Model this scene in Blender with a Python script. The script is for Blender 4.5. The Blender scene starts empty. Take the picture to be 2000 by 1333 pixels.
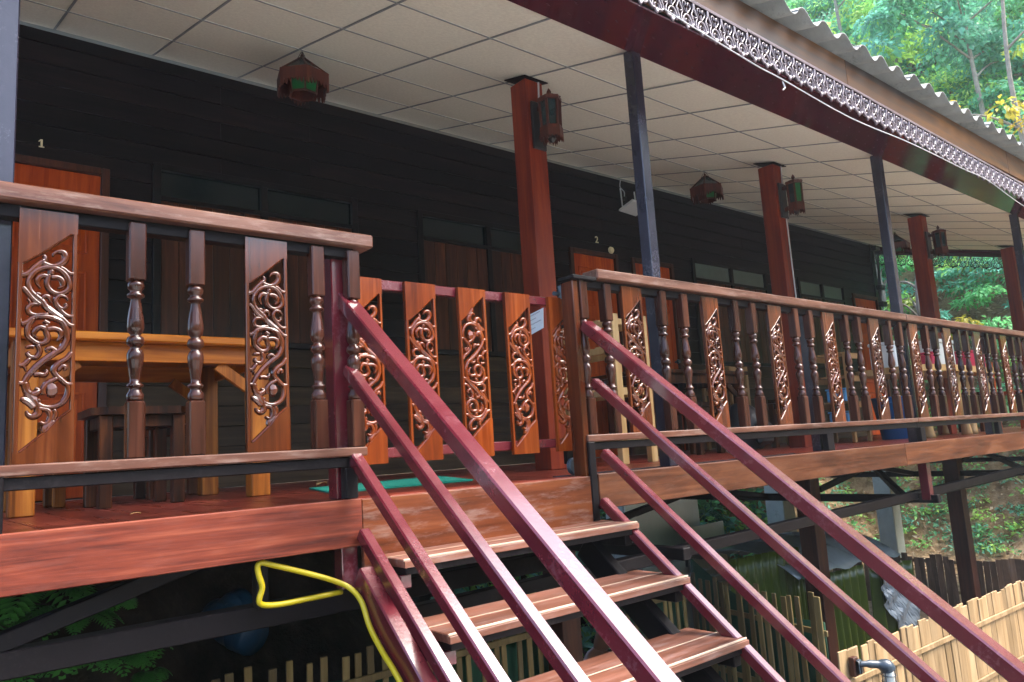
import bpy, bmesh, math, random
import numpy as np
from mathutils import Vector, Matrix
random.seed(7); rng = np.random.default_rng(7)
R = math.radians
scene = bpy.context.scene
COL = scene.collection

# ---------------------------------------------------------------- camera
cam = bpy.data.cameras.new('camera'); cam_o = bpy.data.objects.new('camera', cam); COL.objects.link(cam_o)
yaw, pitch, roll = .6928, .1429, -.0630
fw = Vector((math.sin(yaw)*math.cos(pitch), math.cos(yaw)*math.cos(pitch), math.sin(pitch)))
rt = Vector((math.cos(yaw), -math.sin(yaw), 0)); up = rt.cross(fw)
r2 = rt*math.cos(roll)+up*math.sin(roll); u2 = -rt*math.sin(roll)+up*math.cos(roll)
cam_o.matrix_world = Matrix(((r2.x,u2.x,-fw.x,0),(r2.y,u2.y,-fw.y,0),(r2.z,u2.z,-fw.z,.14),(0,0,0,1)))
cam.sensor_width = 36; cam.lens = 36*1464.6/2000; cam.clip_start = .05; cam.clip_end = 800
scene.camera = cam_o
# ---------------------------------------------------------------- world, sun, exposure
SUN_EL, SUN_AZ = 55, 132          # degrees; azimuth clockwise from +Y: the sun stands behind the camera, to its right
w = bpy.data.worlds.new('World'); scene.world = w; w.use_nodes = True
nt = w.node_tree; bgn = nt.nodes['Background']
sky = nt.nodes.new('ShaderNodeTexSky'); sky.sky_type = 'NISHITA'; sky.sun_disc = False
sky.sun_elevation = R(SUN_EL); sky.sun_rotation = R(SUN_AZ); sky.air_density = 1.0; sky.dust_density = 3.0; sky.ozone_density = 1.0
nt.links.new(sky.outputs[0], bgn.inputs[0]); bgn.inputs[1].default_value = .15
sl = bpy.data.lights.new('sun', 'SUN'); sl.energy = 1.5; sl.angle = R(40); sl.color = (1, .96, .88)
so = bpy.data.objects.new('sun', sl); COL.objects.link(so)
sd = Vector((math.sin(R(SUN_AZ))*math.cos(R(SUN_EL)), math.cos(R(SUN_AZ))*math.cos(R(SUN_EL)), math.sin(R(SUN_EL))))
so.rotation_euler = sd.to_track_quat('Z', 'Y').to_euler(); so.location = (3, -6, 12)
vs = scene.view_settings; vs.view_transform = 'Standard'; vs.look = 'None'; vs.gamma = 1; vs.exposure = 2.8; vs.use_curve_mapping = False

# ---------------------------------------------------------------- materials
def base(name, rough=.5, spec=.5, coat=0):
    m = bpy.data.materials.new(name); m.use_nodes = True
    b = m.node_tree.nodes['Principled BSDF']; b.inputs['Roughness'].default_value = rough
    b.inputs['Specular IOR Level'].default_value = spec
    if coat: b.inputs['Coat Weight'].default_value = coat; b.inputs['Coat Roughness'].default_value = .13
    return m, m.node_tree, b
def N(t, kind, **kw):
    n = t.nodes.new(kind)
    for k, v in kw.items():
        if k in n.inputs: n.inputs[k].default_value = v
        else: setattr(n, k, v)
    return n
def ramp(t, fac, stops):
    r = t.nodes.new('ShaderNodeValToRGB'); e = r.color_ramp.elements
    while len(e) < len(stops): e.new(.5)
    for q, (p, c) in zip(e, stops): q.position = p; q.color = (*c, 1)
    t.links.new(fac, r.inputs[0]); return r.outputs[0]
def coords(t, sc=(1,1,1)):
    tc = N(t, 'ShaderNodeTexCoord'); oi = N(t, 'ShaderNodeObjectInfo')
    mul = N(t, 'ShaderNodeMath', operation='MULTIPLY'); mul.inputs[1].default_value = 41.7; t.links.new(oi.outputs['Random'], mul.inputs[0])
    add = N(t, 'ShaderNodeVectorMath', operation='ADD'); t.links.new(tc.outputs['Object'], add.inputs[0]); t.links.new(mul.outputs[0], add.inputs[1])
    mp = N(t, 'ShaderNodeMapping'); mp.inputs['Scale'].default_value = sc; t.links.new(add.outputs[0], mp.inputs[0])
    return mp.outputs[0], add.outputs[0], oi.outputs['Random']
def mixc(t, fac, a, b, mode='MIX'):
    x = t.nodes.new('ShaderNodeMix'); x.data_type = 'RGBA'; x.blend_type = mode
    for s, v in ((0, fac), (6, a), (7, b)):
        if isinstance(v, (int, float)): x.inputs[s].default_value = v
        elif isinstance(v, tuple): x.inputs[s].default_value = (*v, 1)
        else: t.links.new(v, x.inputs[s])
    return x.outputs[2]
def bump(t, b, h, st=.2, dist=.01):
    n = N(t, 'ShaderNodeBump'); n.inputs['Strength'].default_value = st; n.inputs['Distance'].default_value = dist
    t.links.new(h, n.inputs['Height']); t.links.new(n.outputs[0], b.inputs['Normal'])
def wood(name, dark, mid, light, axis='X', rough=.45, coat=0, wear=0, wearc=(.35,.28,.25), st=.2, fine=1.0, vary=.25, spec=.35):
    m, t, b = base(name, rough, spec, coat)
    s = [26*fine]*3; s['XYZ'.index(axis)] = .95*fine
    v, raw, rnd = coords(t, tuple(s))
    n1 = N(t, 'ShaderNodeTexNoise', Scale=1.0, Detail=7.0, Roughness=.62, Distortion=.9); t.links.new(v, n1.inputs['Vector'])
    s2 = [5*fine]*3; s2['XYZ'.index(axis)] = .9*fine
    mp2 = N(t, 'ShaderNodeMapping'); mp2.inputs['Scale'].default_value = s2; t.links.new(raw, mp2.inputs[0])
    n2 = N(t, 'ShaderNodeTexNoise', Scale=1.0, Detail=4.0, Roughness=.6, Distortion=1.6); t.links.new(mp2.outputs[0], n2.inputs['Vector'])
    f = mixc(t, .5, n1.outputs[0], n2.outputs[0])
    c = ramp(t, f, [(.37, dark), (.5, mid), (.63, light)])
    hv = N(t, 'ShaderNodeHueSaturation'); t.links.new(c, hv.inputs['Color'])
    mr = N(t, 'ShaderNodeMapRange'); t.links.new(rnd, mr.inputs[0]); mr.inputs[3].default_value = 1-vary; mr.inputs[4].default_value = 1+vary
    t.links.new(mr.outputs[0], hv.inputs['Value']); c = hv.outputs[0]
    if wear:
        n3 = N(t, 'ShaderNodeTexNoise', Scale=7.0, Detail=6.0, Roughness=.7); t.links.new(mp2.outputs[0], n3.inputs['Vector'])
        wf = ramp(t, n3.outputs[0], [(.5, (0,0,0)), (.68, (wear,)*3)])
        c = mixc(t, wf, c, wearc)
    t.links.new(c, b.inputs['Base Color'])
    rr = N(t, 'ShaderNodeMapRange'); t.links.new(n1.outputs[0], rr.inputs[0]); rr.inputs[3].default_value = max(.05, rough-.15); rr.inputs[4].default_value = min(1, rough+.2)
    t.links.new(rr.outputs[0], b.inputs['Roughness'])
    bump(t, b, n1.outputs[0], st, .004)
    return m
def paint(name, col, rough=.4, var=.15, dirt=None, sc=6, spec=.5, metal=0, st=.08, tr=0):
    m, t, b = base(name, rough, spec); v, raw, rnd = coords(t)
    n1 = N(t, 'ShaderNodeTexNoise', Scale=float(sc), Detail=5.0, Roughness=.65); t.links.new(v, n1.inputs['Vector'])
    lo = tuple(c*(1-var) for c in col); hi = tuple(min(1, c*(1+var)) for c in col)
    c = ramp(t, n1.outputs[0], [(.3, lo), (.7, hi)])
    if dirt:
        n2 = N(t, 'ShaderNodeTexNoise', Scale=sc*9.0, Detail=4.0, Roughness=.7); t.links.new(v, n2.inputs['Vector'])
        n3 = N(t, 'ShaderNodeTexNoise', Scale=sc*.8, Detail=3.0); t.links.new(v, n3.inputs['Vector'])
        ad = N(t, 'ShaderNodeMath', operation='MULTIPLY'); t.links.new(n2.outputs[0], ad.inputs[0]); t.links.new(n3.outputs[0], ad.inputs[1])
        f = ramp(t, ad.outputs[0], [(.31, (0,0,0)), (.40, (.75,)*3)])
        c = mixc(t, f, c, dirt)
    t.links.new(c, b.inputs['Base Color']); b.inputs['Metallic'].default_value = metal
    if tr: b.inputs['Transmission Weight'].default_value = tr
    rr = N(t, 'ShaderNodeMapRange'); t.links.new(n1.outputs[0], rr.inputs[0]); rr.inputs[3].default_value = max(.03, rough-.12); rr.inputs[4].default_value = min(1, rough+.15)
    t.links.new(rr.outputs[0], b.inputs['Roughness'])
    if st:
        n4 = N(t, 'ShaderNodeTexNoise', Scale=sc*14.0, Detail=3.0); t.links.new(v, n4.inputs['Vector']); bump(t, b, n4.outputs[0], st, .003)
    return m
def leafmat(name, rough=.5, trans=.35):
    m, t, b = base(name, rough, .4)
    at = N(t, 'ShaderNodeAttribute', attribute_name='tint'); t.links.new(at.outputs['Color'], b.inputs['Base Color'])
    tl = N(t, 'ShaderNodeBsdfTranslucent'); t.links.new(at.outputs['Color'], tl.inputs[0])
    mx = N(t, 'ShaderNodeMixShader'); mx.inputs[0].default_value = trans
    out = t.nodes['Material Output']; t.links.new(b.outputs[0], mx.inputs[1]); t.links.new(tl.outputs[0], mx.inputs[2]); t.links.new(mx.outputs[0], out.inputs[0])
    return m
M = {}
M['wall'] = wood('dark_wall_wood', (.0026,.0018,.0024), (.006,.0036,.0044), (.012,.0066,.0066), 'X', .42, st=.15, vary=.45, spec=.22)
M['wall_lit'] = wood('lit_lower_wall_wood', (.024,.013,.006), (.046,.027,.013), (.072,.045,.023), 'X', .55, st=.15, vary=.35, spec=.15)  # lower boards lightened in colour to stand in for the stronger light there
M['wallback'] = paint('wall_backing', (.015,.010,.008), .8)
M['door'] = wood('orange_door_wood', (.26,.030,.002), (.40,.055,.003), (.52,.09,.006), 'Z', .5, vary=.12, spec=.2)
M['doorframe'] = wood('door_frame_wood', (.03,.008,.004), (.05,.013,.006), (.08,.022,.009), 'Z', .45)
M['shutter'] = wood('shutter_wood', (.024,.006,.002), (.055,.013,.004), (.095,.026,.008), 'Z', .4, vary=.35, spec=.3)
M['column'] = wood('red_column_wood', (.075,.007,.003), (.135,.015,.004), (.19,.028,.006), 'Z', .45, vary=.08, spec=.2)
M['stilt'] = wood('brown_stilt_wood', (.018,.006,.004), (.036,.011,.006), (.06,.02,.010), 'Z', .45, vary=.1, spec=.2)
M['blackpost'] = paint('dark_post_paint', (.016,.014,.026), .2, .2, (.06,.055,.075), 8)
M['steel'] = paint('burgundy_steel_paint', (.082,.0068,.0125), .22, .15, (.125,.04,.05), 7, st=.10)
for q in ('Coat Weight',): M['steel'].node_tree.nodes['Principled BSDF'].inputs[q].default_value = .8
M['steel'].node_tree.nodes['Principled BSDF'].inputs['Coat Roughness'].default_value = .12
M['darksteel'] = paint('dark_steel_paint', (.005,.0035,.0042), .5, .25, (.014,.011,.012), 7, spec=.12)
M['soffit'] = paint('burgundy_soffit_sheet', (.070,.009,.019), .12, .06, None, 3, st=0)
M['rimL'] = wood('rim_board_red_wood', (.040,.006,.003), (.098,.0165,.007), (.165,.040,.018), 'X', .45, wear=.2, wearc=(.14,.06,.05), fine=1.5, spec=.25, st=.3)
M['rimM'] = wood('riser_board_wood', (.055,.011,.002), (.120,.027,.006), (.19,.053,.014), 'X', .45, wear=.45, wearc=(.22,.15,.13), fine=.9, spec=.2)
M['rimR'] = wood('rim_board_brown_wood', (.028,.007,.002), (.068,.019,.006), (.12,.042,.016), 'X', .45, wear=.2, wearc=(.13,.08,.06), fine=1.2, spec=.2)
M['rail'] = wood('weathered_handrail_wood', (.036,.010,.005), (.082,.028,.015), (.15,.066,.042), 'X', .40, wear=.5, wearc=(.21,.145,.12), fine=1.1, vary=.08)
M['carved'] = wood('carved_panel_wood', (.024,.0042,.0012), (.060,.0115,.0025), (.11,.026,.006), 'Z', .2, coat=.8, vary=.2, st=.12, spec=.1)
M['gatecarved'] = wood('gate_panel_wood', (.055,.007,.0010), (.120,.019,.0020), (.19,.038,.0045), 'Z', .22, coat=.7, vary=.15, st=.12, spec=.1)
M['baluster'] = wood('turned_baluster_wood', (.014,.0038,.002), (.032,.0088,.005), (.062,.019,.010), 'Z', .26, coat=.4, vary=.25, st=.12, spec=.1)
M['tread'] = wood('worn_tread_wood', (.065,.022,.012), (.125,.046,.027), (.19,.080,.054), 'X', .42, wear=.35, wearc=(.24,.19,.18), vary=.1)
M['treadedge'] = wood('raw_tread_edge_wood', (.30,.22,.16), (.38,.29,.21), (.46,.37,.29), 'X', .6, vary=.1)
M['floor'] = wood('red_floor_plank', (.10,.015,.008), (.135,.021,.012), (.17,.032,.018), 'Y', .28, vary=.25, st=.05, spec=.3)
M['honey'] = wood('honey_table_wood', (.21,.048,.002), (.40,.12,.008), (.54,.20,.022), 'X', .38, fine=.9, vary=.15, spec=.25)
M['honeyZ'] = wood('honey_leg_wood', (.08,.020,.002), (.24,.070,.008), (.42,.155,.022), 'Z', .38, fine=.9, vary=.25, spec=.25)
M['darkstool'] = wood('dark_stool_wood', (.005,.002,.001), (.028,.007,.0012), (.11,.030,.004), 'Z', .35, vary=.35, spec=.25)
M['pine'] = wood('pale_pine_wood', (.34,.20,.07), (.43,.27,.11), (.50,.34,.16), 'Z', .5, vary=.1, st=.1)
M['pinedull'] = wood('dull_pine_wood', (.20,.10,.03), (.28,.15,.055), (.36,.21,.09), 'Z', .5, vary=.15)
M['bamboo'] = wood('dry_bamboo_strip', (.17,.105,.045), (.27,.175,.085), (.36,.25,.135), 'Z', .55, vary=.22, fine=1.2)
M['slat'] = wood('bamboo_slat_yellow', (.075,.046,.013), (.12,.078,.024), (.17,.12,.045), 'Z', .55, vary=.35)
M['brownbamboo'] = wood('brown_bamboo_strip', (.07,.038,.02), (.12,.068,.038), (.19,.115,.07), 'Z', .6, vary=.35)
M['fasciawood'] = wood('eave_fascia_wood', (.010,.007,.006), (.060,.023,.005), (.12,.047,.009), 'X', .5, fine=.5, vary=.15, spec=.2)
M['lace'] = wood('carved_lace_wood', (.075,.055,.068), (.115,.088,.105), (.16,.125,.145), 'X', .3, coat=.4, vary=.06, st=.05)
M['laceD'] = wood('dark_lace_wood', (.008,.004,.006), (.014,.008,.009), (.022,.013,.014), 'Y', .4, vary=.06, st=.05)
M['lantern'] = wood('lantern_red_wood', (.026,.005,.003), (.052,.010,.005), (.085,.020,.009), 'Z', .5, vary=.1)
M['teal'] = paint('teal_lantern_glass', (.003,.016,.020), .25, .2)
M['greenglass'] = paint('green_lantern_glass', (.003,.085,.022), .3, .2)
M['glass'] = paint('dark_transom_glass', (.003,.010,.012), .2, .3, None, 4)
M['paleglass'] = paint('frosted_transom_glass', (.09,.125,.12), .35, .15, None, 10)
M['tile'] = paint('ceiling_tile_board', (.72,.72,.62), .8, .09, None, 55, st=.5, spec=.2)
M['runner'] = paint('ceiling_grid_metal', (.20,.225,.23), .6, .05, spec=.2)
M['white'] = paint('white_plastic', (.52,.55,.56), .35, .05)
M['offwhite'] = paint('off_white_board', (.50,.52,.49), .55, .06)
M['concrete'] = paint('painted_concrete', (.24,.26,.23), .8, .14, (.17,.17,.15), 4, st=.2)
M['blue'] = paint('blue_plastic', (.006,.16,.55), .3, .08)
M['bluedrum'] = paint('blue_drum_plastic', (.004,.055,.15), .4, .15)
M['pink'] = paint('pink_plastic', (.38,.012,.05), .4, .06)
M['bluewhite'] = paint('blue_label_white', (.12,.38,.70), .4, .3, None, 14)
M['black'] = paint('black_plastic', (.012,.012,.014), .4, .2)
M['greyiron'] = paint('grey_cast_iron', (.028,.042,.058), .32, .15)
M['yellow'] = paint('yellow_hose_rubber', (.40,.31,.005), .4, .06)
M['mat'] = paint('green_door_mat', (.002,.24,.17), .9, .15, None, 60, st=.5)
M['net'] = paint('green_shade_net', (.002,.045,.018), .8, .25, None, 8, st=.3)
M['curtain'] = paint('olive_green_satin', (.050,.072,.004), .32, .15, None, 3)
M['plastic'] = paint('clear_plastic_sheet', (.20,.23,.245), .2, .15, None, 5)
M['paper'] = paint('white_paper', (.72,.76,.82), .7, .03)
M['ink'] = paint('blue_black_ink', (.03,.03,.08), .7, .05)
M['number'] = paint('cream_number_plate', (.72,.64,.42), .5, .05)
M['cable'] = paint('white_cable', (.42,.43,.45), .5, .04)
M['blackcable'] = paint('black_cable', (.012,.012,.014), .5, .05)
M['roof'] = paint('fibre_cement_roofing', (.15,.155,.15), .8, .25, (.09,.095,.085), 5, st=.4)
M['bark'] = paint('grey_bark', (.22,.19,.15), .9, .3, (.35,.33,.28), 9, st=.6)
M['leaf'] = leafmat('forest_leaf', .45, .45); M['fern'] = leafmat('fern_frond', .45, .25)
M['skin'] = paint('skin', (.36,.17,.10), .5, .08); M['hair'] = paint('black_hair', (.01,.009,.008), .45, .1)
M['trousers'] = paint('dark_trousers', (.03,.03,.04), .9, .2)
def stripe():
    m, t, b = base('striped_shirt', .85); tc = N(t, 'ShaderNodeTexCoord')
    wv = N(t, 'ShaderNodeTexWave', Scale=22.0); wv.bands_direction = 'DIAGONAL'; t.links.new(tc.outputs['Object'], wv.inputs[0])
    t.links.new(ramp(t, wv.outputs[1], [(.45, (.10,.12,.15)), (.6, (.62,.65,.68))]), b.inputs['Base Color']); return m
M['shirt'] = stripe()
def soil():          # soil colour darkened under the deck to stand in for shade, leaf-strewn ochre soil on the far slope (x > 9.5)
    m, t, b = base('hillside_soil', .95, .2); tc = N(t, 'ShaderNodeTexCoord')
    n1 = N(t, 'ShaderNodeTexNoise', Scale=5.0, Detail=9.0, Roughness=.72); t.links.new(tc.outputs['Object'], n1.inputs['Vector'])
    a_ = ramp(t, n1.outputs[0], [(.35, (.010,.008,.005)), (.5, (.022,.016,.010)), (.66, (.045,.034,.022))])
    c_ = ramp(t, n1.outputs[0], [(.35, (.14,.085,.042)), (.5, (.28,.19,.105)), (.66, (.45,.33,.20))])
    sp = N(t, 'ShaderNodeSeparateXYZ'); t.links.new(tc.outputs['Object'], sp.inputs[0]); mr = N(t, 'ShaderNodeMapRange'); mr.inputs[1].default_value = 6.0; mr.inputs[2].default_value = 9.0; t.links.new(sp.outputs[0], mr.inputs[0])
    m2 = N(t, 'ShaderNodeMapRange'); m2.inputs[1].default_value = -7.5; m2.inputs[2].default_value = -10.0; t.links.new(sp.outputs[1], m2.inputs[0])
    g_ = ramp(t, n1.outputs[0], [(.35, (.020,.040,.015)), (.5, (.045,.085,.030)), (.66, (.08,.14,.05))])  # green tone for the added bank behind the camera
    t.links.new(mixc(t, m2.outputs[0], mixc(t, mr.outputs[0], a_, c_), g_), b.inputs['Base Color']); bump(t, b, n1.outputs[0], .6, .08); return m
M['soil'] = soil()
M['bounce_yard'] = paint('pale_bounce_slab', (.52,.50,.46), .9, .12, (.38,.36,.32), 2, st=.2)  # pale surface of the added slab that bounces light to the ceiling
# ---------------------------------------------------------------- mesh helpers
def V(*a): return Vector(a)
def link(name, me, m, parent=None, root=None):
    o = bpy.data.objects.new(name, me); COL.objects.link(o)
    if m is not None and not me.materials: me.materials.append(M[m] if isinstance(m, str) else m)
    if parent is not None: o.parent = parent
    return o
def rootloc(o):
    while o is not None and o.parent is not None: o = o.parent
    return o.location if o is not None else Vector((0,0,0))
def mesh(name, v, f, m, parent=None, smooth=False):
    off = rootloc(parent) if parent is not None else Vector((0,0,0))
    me = bpy.data.meshes.new(name); me.from_pydata([(p[0]-off[0], p[1]-off[1], p[2]-off[2]) for p in v], [], f); me.update()
    if smooth: me.polygons.foreach_set('use_smooth', [True]*len(me.polygons))
    return link(name, me, m, parent)
def thing(name, label, cat, loc=(0,0,0), group=None):
    o = bpy.data.objects.new(name, None); COL.objects.link(o); o.location = loc; o.empty_display_size = .1
    tag(o, label, cat, group); return o
def tag(o, label, cat, group=None):
    o['label'] = label; o['category'] = cat
    if group: o['group'] = group
    return o
def struct(o, k='structure'): o['kind'] = k; return o
class G:                                  # geometry collector
    def __init__(s): s.v = []; s.f = []
    def add(s, v, f):
        n = len(s.v); s.v += [tuple(p) for p in v]; s.f += [tuple(i+n for i in q) for q in f]; return s
    def box(s, x0, x1, y0, y1, z0, z1, b=0):
        if b <= 0:
            v = [(x,y,z) for x in (x0,x1) for y in (y0,y1) for z in (z0,z1)]
            return s.add(v, [(0,1,3,2),(4,6,7,5),(0,4,5,1),(2,3,7,6),(0,2,6,4),(1,5,7,3)])
        c = ((x0+x1)/2, (y0+y1)/2, (z0+z1)/2); h = (abs(x1-x0)/2, abs(y1-y0)/2, abs(z1-z0)/2); b = min(b, *[q*.9 for q in h])
        v = []; idx = {}
        for sx in (-1,1):
            for sy in (-1,1):
                for sz in (-1,1):
                    for a in range(3):
                        d = [h[0]-b, h[1]-b, h[2]-b]; d[a] = h[a]
                        idx[(sx,sy,sz,a)] = len(v); v.append((c[0]+sx*d[0], c[1]+sy*d[1], c[2]+sz*d[2]))
        f = []
        for a in range(3):
            o1, o2 = [i for i in range(3) if i != a]
            for sg in (-1,1):
                q = []
                for p1, p2 in ((-1,-1),(1,-1),(1,1),(-1,1)):
                    k = [0,0,0]; k[a] = sg; k[o1] = p1; k[o2] = p2; q.append(idx[(*k, a)])
                if (sg > 0) != (a != 1): q.reverse()
                f.append(tuple(q))
        for a in range(3):
            o1, o2 = [i for i in range(3) if i != a]
            for p1 in (-1,1):
                for p2 in (-1,1):
                    k0 = [0,0,0]; k1 = [0,0,0]; k0[a] = -1; k1[a] = 1; k0[o1] = k1[o1] = p1; k0[o2] = k1[o2] = p2
                    q = [idx[(*k0,o1)], idx[(*k1,o1)], idx[(*k1,o2)], idx[(*k0,o2)]]; f.append(tuple(q))
        for sx in (-1,1):
            for sy in (-1,1):
                for sz in (-1,1): f.append(tuple(idx[(sx,sy,sz,a)] for a in range(3)))
        return s.add(v, f)
    def bar(s, p, q, w, h, upv=(0,0,1), b=0):         # box beam from p to q, w across, h along up
        p, q = Vector(p), Vector(q); d = (q-p); L = d.length; d.normalize(); side = d.cross(Vector(upv)); side.normalize(); u = side.cross(d)
        g = G().box(0, L, -w/2, w/2, -h/2, h/2, b)
        return s.add([p+d*a+side*(-bb)+u*c for a, bb, c in g.v], g.f)
    def tube(s, pts, r, n=8, cap=True, flat=None):
        pts = [Vector(p) for p in pts]; m = len(pts); rr = r if isinstance(r, (list, tuple)) else [r]*m
        v = []; ref = None
        for i, p in enumerate(pts):
            d = (pts[min(i+1, m-1)]-pts[max(i-1, 0)])
            if d.length < 1e-9: d = Vector((0,0,1))
            d.normalize()
            if flat is not None: a = Vector(flat); c = d.cross(a).normalized()
            else:
                if ref is None: ref = Vector((0,0,1)) if abs(d.z) < .9 else Vector((1,0,0))
                c = d.cross(ref).normalized(); a = c.cross(d).normalized(); ref = a
            for k in range(n):
                t = 2*math.pi*k/n
                v.append(p + c*rr[i]*math.cos(t) + a*(rr[i] if flat is None else s.fr)*math.sin(t))
        f = [(i*n+k, i*n+(k+1) % n, (i+1)*n+(k+1) % n, (i+1)*n+k) for i in range(m-1) for k in range(n)]
        if cap: f += [tuple(range(n))[::-1], tuple((m-1)*n+k for k in range(n))]
        return s.add(v, f)
    fr = .01
    def lathe(s, prof, n=14, c=(0,0,0)):              # prof [(r,z)]
        v = [(c[0]+r*math.cos(2*math.pi*k/n), c[1]+r*math.sin(2*math.pi*k/n), c[2]+z) for r, z in prof for k in range(n)]
        m = len(prof)
        f = [(i*n+k, i*n+(k+1) % n, (i+1)*n+(k+1) % n, (i+1)*n+k) for i in range(m-1) for k in range(n)]
        f += [tuple(range(n))[::-1], tuple((m-1)*n+k for k in range(n))]
        return s.add(v, f)
    def prism(s, poly, y0, y1):                        # polygon in x,z extruded along y
        n = len(poly); v = [(x, y0, z) for x, z in poly]+[(x, y1, z) for x, z in poly]
        f = [tuple(range(n)), tuple(range(2*n-1, n-1, -1))]+[(i, i+n, (i+1) % n+n, (i+1) % n) for i in range(n)]
        return s.add(v, f)
    def obj(s, name, m, parent=None, smooth=False): return mesh(name, s.v, s.f, m, parent, smooth)
def smooth_curve(p, k=5):
    p = [np.array(q, float) for q in p]; out = []
    for i in range(len(p)-1):
        a = p[max(i-1, 0)]; b = p[i]; c = p[i+1]; d = p[min(i+2, len(p)-1)]
        for j in range(k):
            t = j/k; out.append(.5*((2*b)+(-a+c)*t+(2*a-5*b+4*c-d)*t*t+(-a+3*b-3*c+d)*t**3))
    out.append(p[-1]); return out
def box(name, x0, x1, y0, y1, z0, z1, m, parent=None, b=.003): return G().box(x0, x1, y0, y1, z0, z1, b).obj(name, m, parent)
def bar(name, p, q, w, h, m, parent=None, b=.003, upv=(0,0,1)): return G().bar(p, q, w, h, upv, b).obj(name, m, parent)
def inst(name, me, parent, loc, rot=None, sc=None):    # another object on the same mesh; loc in world
    o = bpy.data.objects.new(name, me); COL.objects.link(o); o.parent = parent
    off = rootloc(parent) if parent is not None else Vector((0,0,0))
    o.location = Vector(loc)-off
    if rot: o.rotation_euler = rot
    if sc: o.scale = sc
    return o
def rawmesh(name, g, m, smooth=False):
    me = bpy.data.meshes.new(name); me.from_pydata(g.v, [], g.f); me.update(); me.materials.append(M[m])
    if smooth: me.polygons.foreach_set('use_smooth', [True]*len(me.polygons))
    return me
def copy_tree(o, parent=None):
    c = o.copy(); COL.objects.link(c); c.parent = parent
    for ch in o.children: copy_tree(ch, c)
    return c
# ---------------------------------------------------------------- terrain
def smst(a, b, x): t = np.clip((x-a)/(b-a), 0, 1); return t*t*(3-2*t)
def hgt(x, y):
    x = np.asarray(x, float); y = np.asarray(y, float)
    yb = 2.6+.78*smst(.75, 1.5, x)+2.77*smst(1.8, 4.6, x)
    f2 = np.minimum(-2.05+1.25*np.maximum(y-yb, 0), -.32+0*x)
    xs = 12.5-.05*(y-4)+.4*np.sin(y*.6)
    f1 = -2.05+1.2*np.maximum(np.minimum(x, 30+.12*(x-30))-xs, 0)*smst(0, 2.5, x-xs)
    bmp = .05*np.sin(x*3.1+y*1.7)*np.sin(y*2.3-x)+.03*np.sin(x*7.3)*np.sin(y*6.1)
    f3 = np.minimum(-2.05+.85*np.maximum(-9-y+.8*np.sin(x*.35), 0), 9+1.2*np.sin(x*.5)*np.sin(y*.4))   # unseen bank added to block low sky light, beyond the yard, behind the camera
    h = np.maximum(np.maximum(np.maximum(f1, f2), f3), -2.05)
    return h+bmp*smst(-2.05, -1.6, h)
def terrain(name, xs, ys, m):
    X, Y = np.meshgrid(xs, ys, indexing='ij'); Z = hgt(X, Y); nx, ny = X.shape
    me = bpy.data.meshes.new(name)
    v = np.stack([X, Y, Z], -1).reshape(-1, 3)
    f = [(i*ny+j, (i+1)*ny+j, (i+1)*ny+j+1, i*ny+j+1) for i in range(nx-1) for j in range(ny-1)]
    me.from_pydata(v.tolist(), [], f); me.update(); me.polygons.foreach_set('use_smooth', [True]*len(me.polygons))
    return struct(link(name, me, m))
gx = np.concatenate([np.linspace(-60, -12, 8), np.linspace(-10, 14, 97), np.linspace(14.5, 36, 40), np.linspace(38, 60, 8)])
gy = np.concatenate([np.linspace(-60, -12, 8), np.linspace(-10, 12, 89), np.linspace(12.5, 36, 30), np.linspace(38, 60, 8)])
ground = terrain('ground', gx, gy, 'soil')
bounce_yard = struct(G().box(-14, 9.0, -8.2, -.4, -2.06, -2.02, 0).obj('added_bounce_slab', 'bounce_yard'))  # out-of-view slab added as a reflector for the veranda ceiling
# ---------------------------------------------------------------- the house
FY = 2.455; WY = 5.36; X0 = -1.2; X1 = 12.62
SL = math.tan(.2611); SA = .2611
def cz(y): return 2.289+SL*(y-2.529)
H = thing('wooden_house', 'long stilted wooden house with dark plank wall, deep veranda and corrugated roof', 'house', (6, 4, -2.05))
# floor
fl = box('veranda_floor', X0, X1, FY+.02, WY+.2, -.11, -.03, 'darksteel', H)
k = 0; x = .02-.155*8
while x < X1-.1:
    box('floor_plank', x+.0015, min(x+.1535, X1), FY+.001, WY-.005, -.029, 0, 'floor', fl, .0015); x += .155
# rim boards: left, the riser above the stair, right
box('rim_board', X0, 1.283, FY-.028, FY-.001, -.160, .002, 'rimL', H, .003)
box('rim_board', 1.287, 2.430, FY-.022, FY-.001, -.240, -.002, 'rimM', H, .003)
for a, b_ in ((2.472, 5.60), (5.603, 9.2), (9.203, X1)):
    box('rim_board', a, b_, FY-.028, FY-.001, -.152, .004, 'rimR', H, .003)
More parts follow.
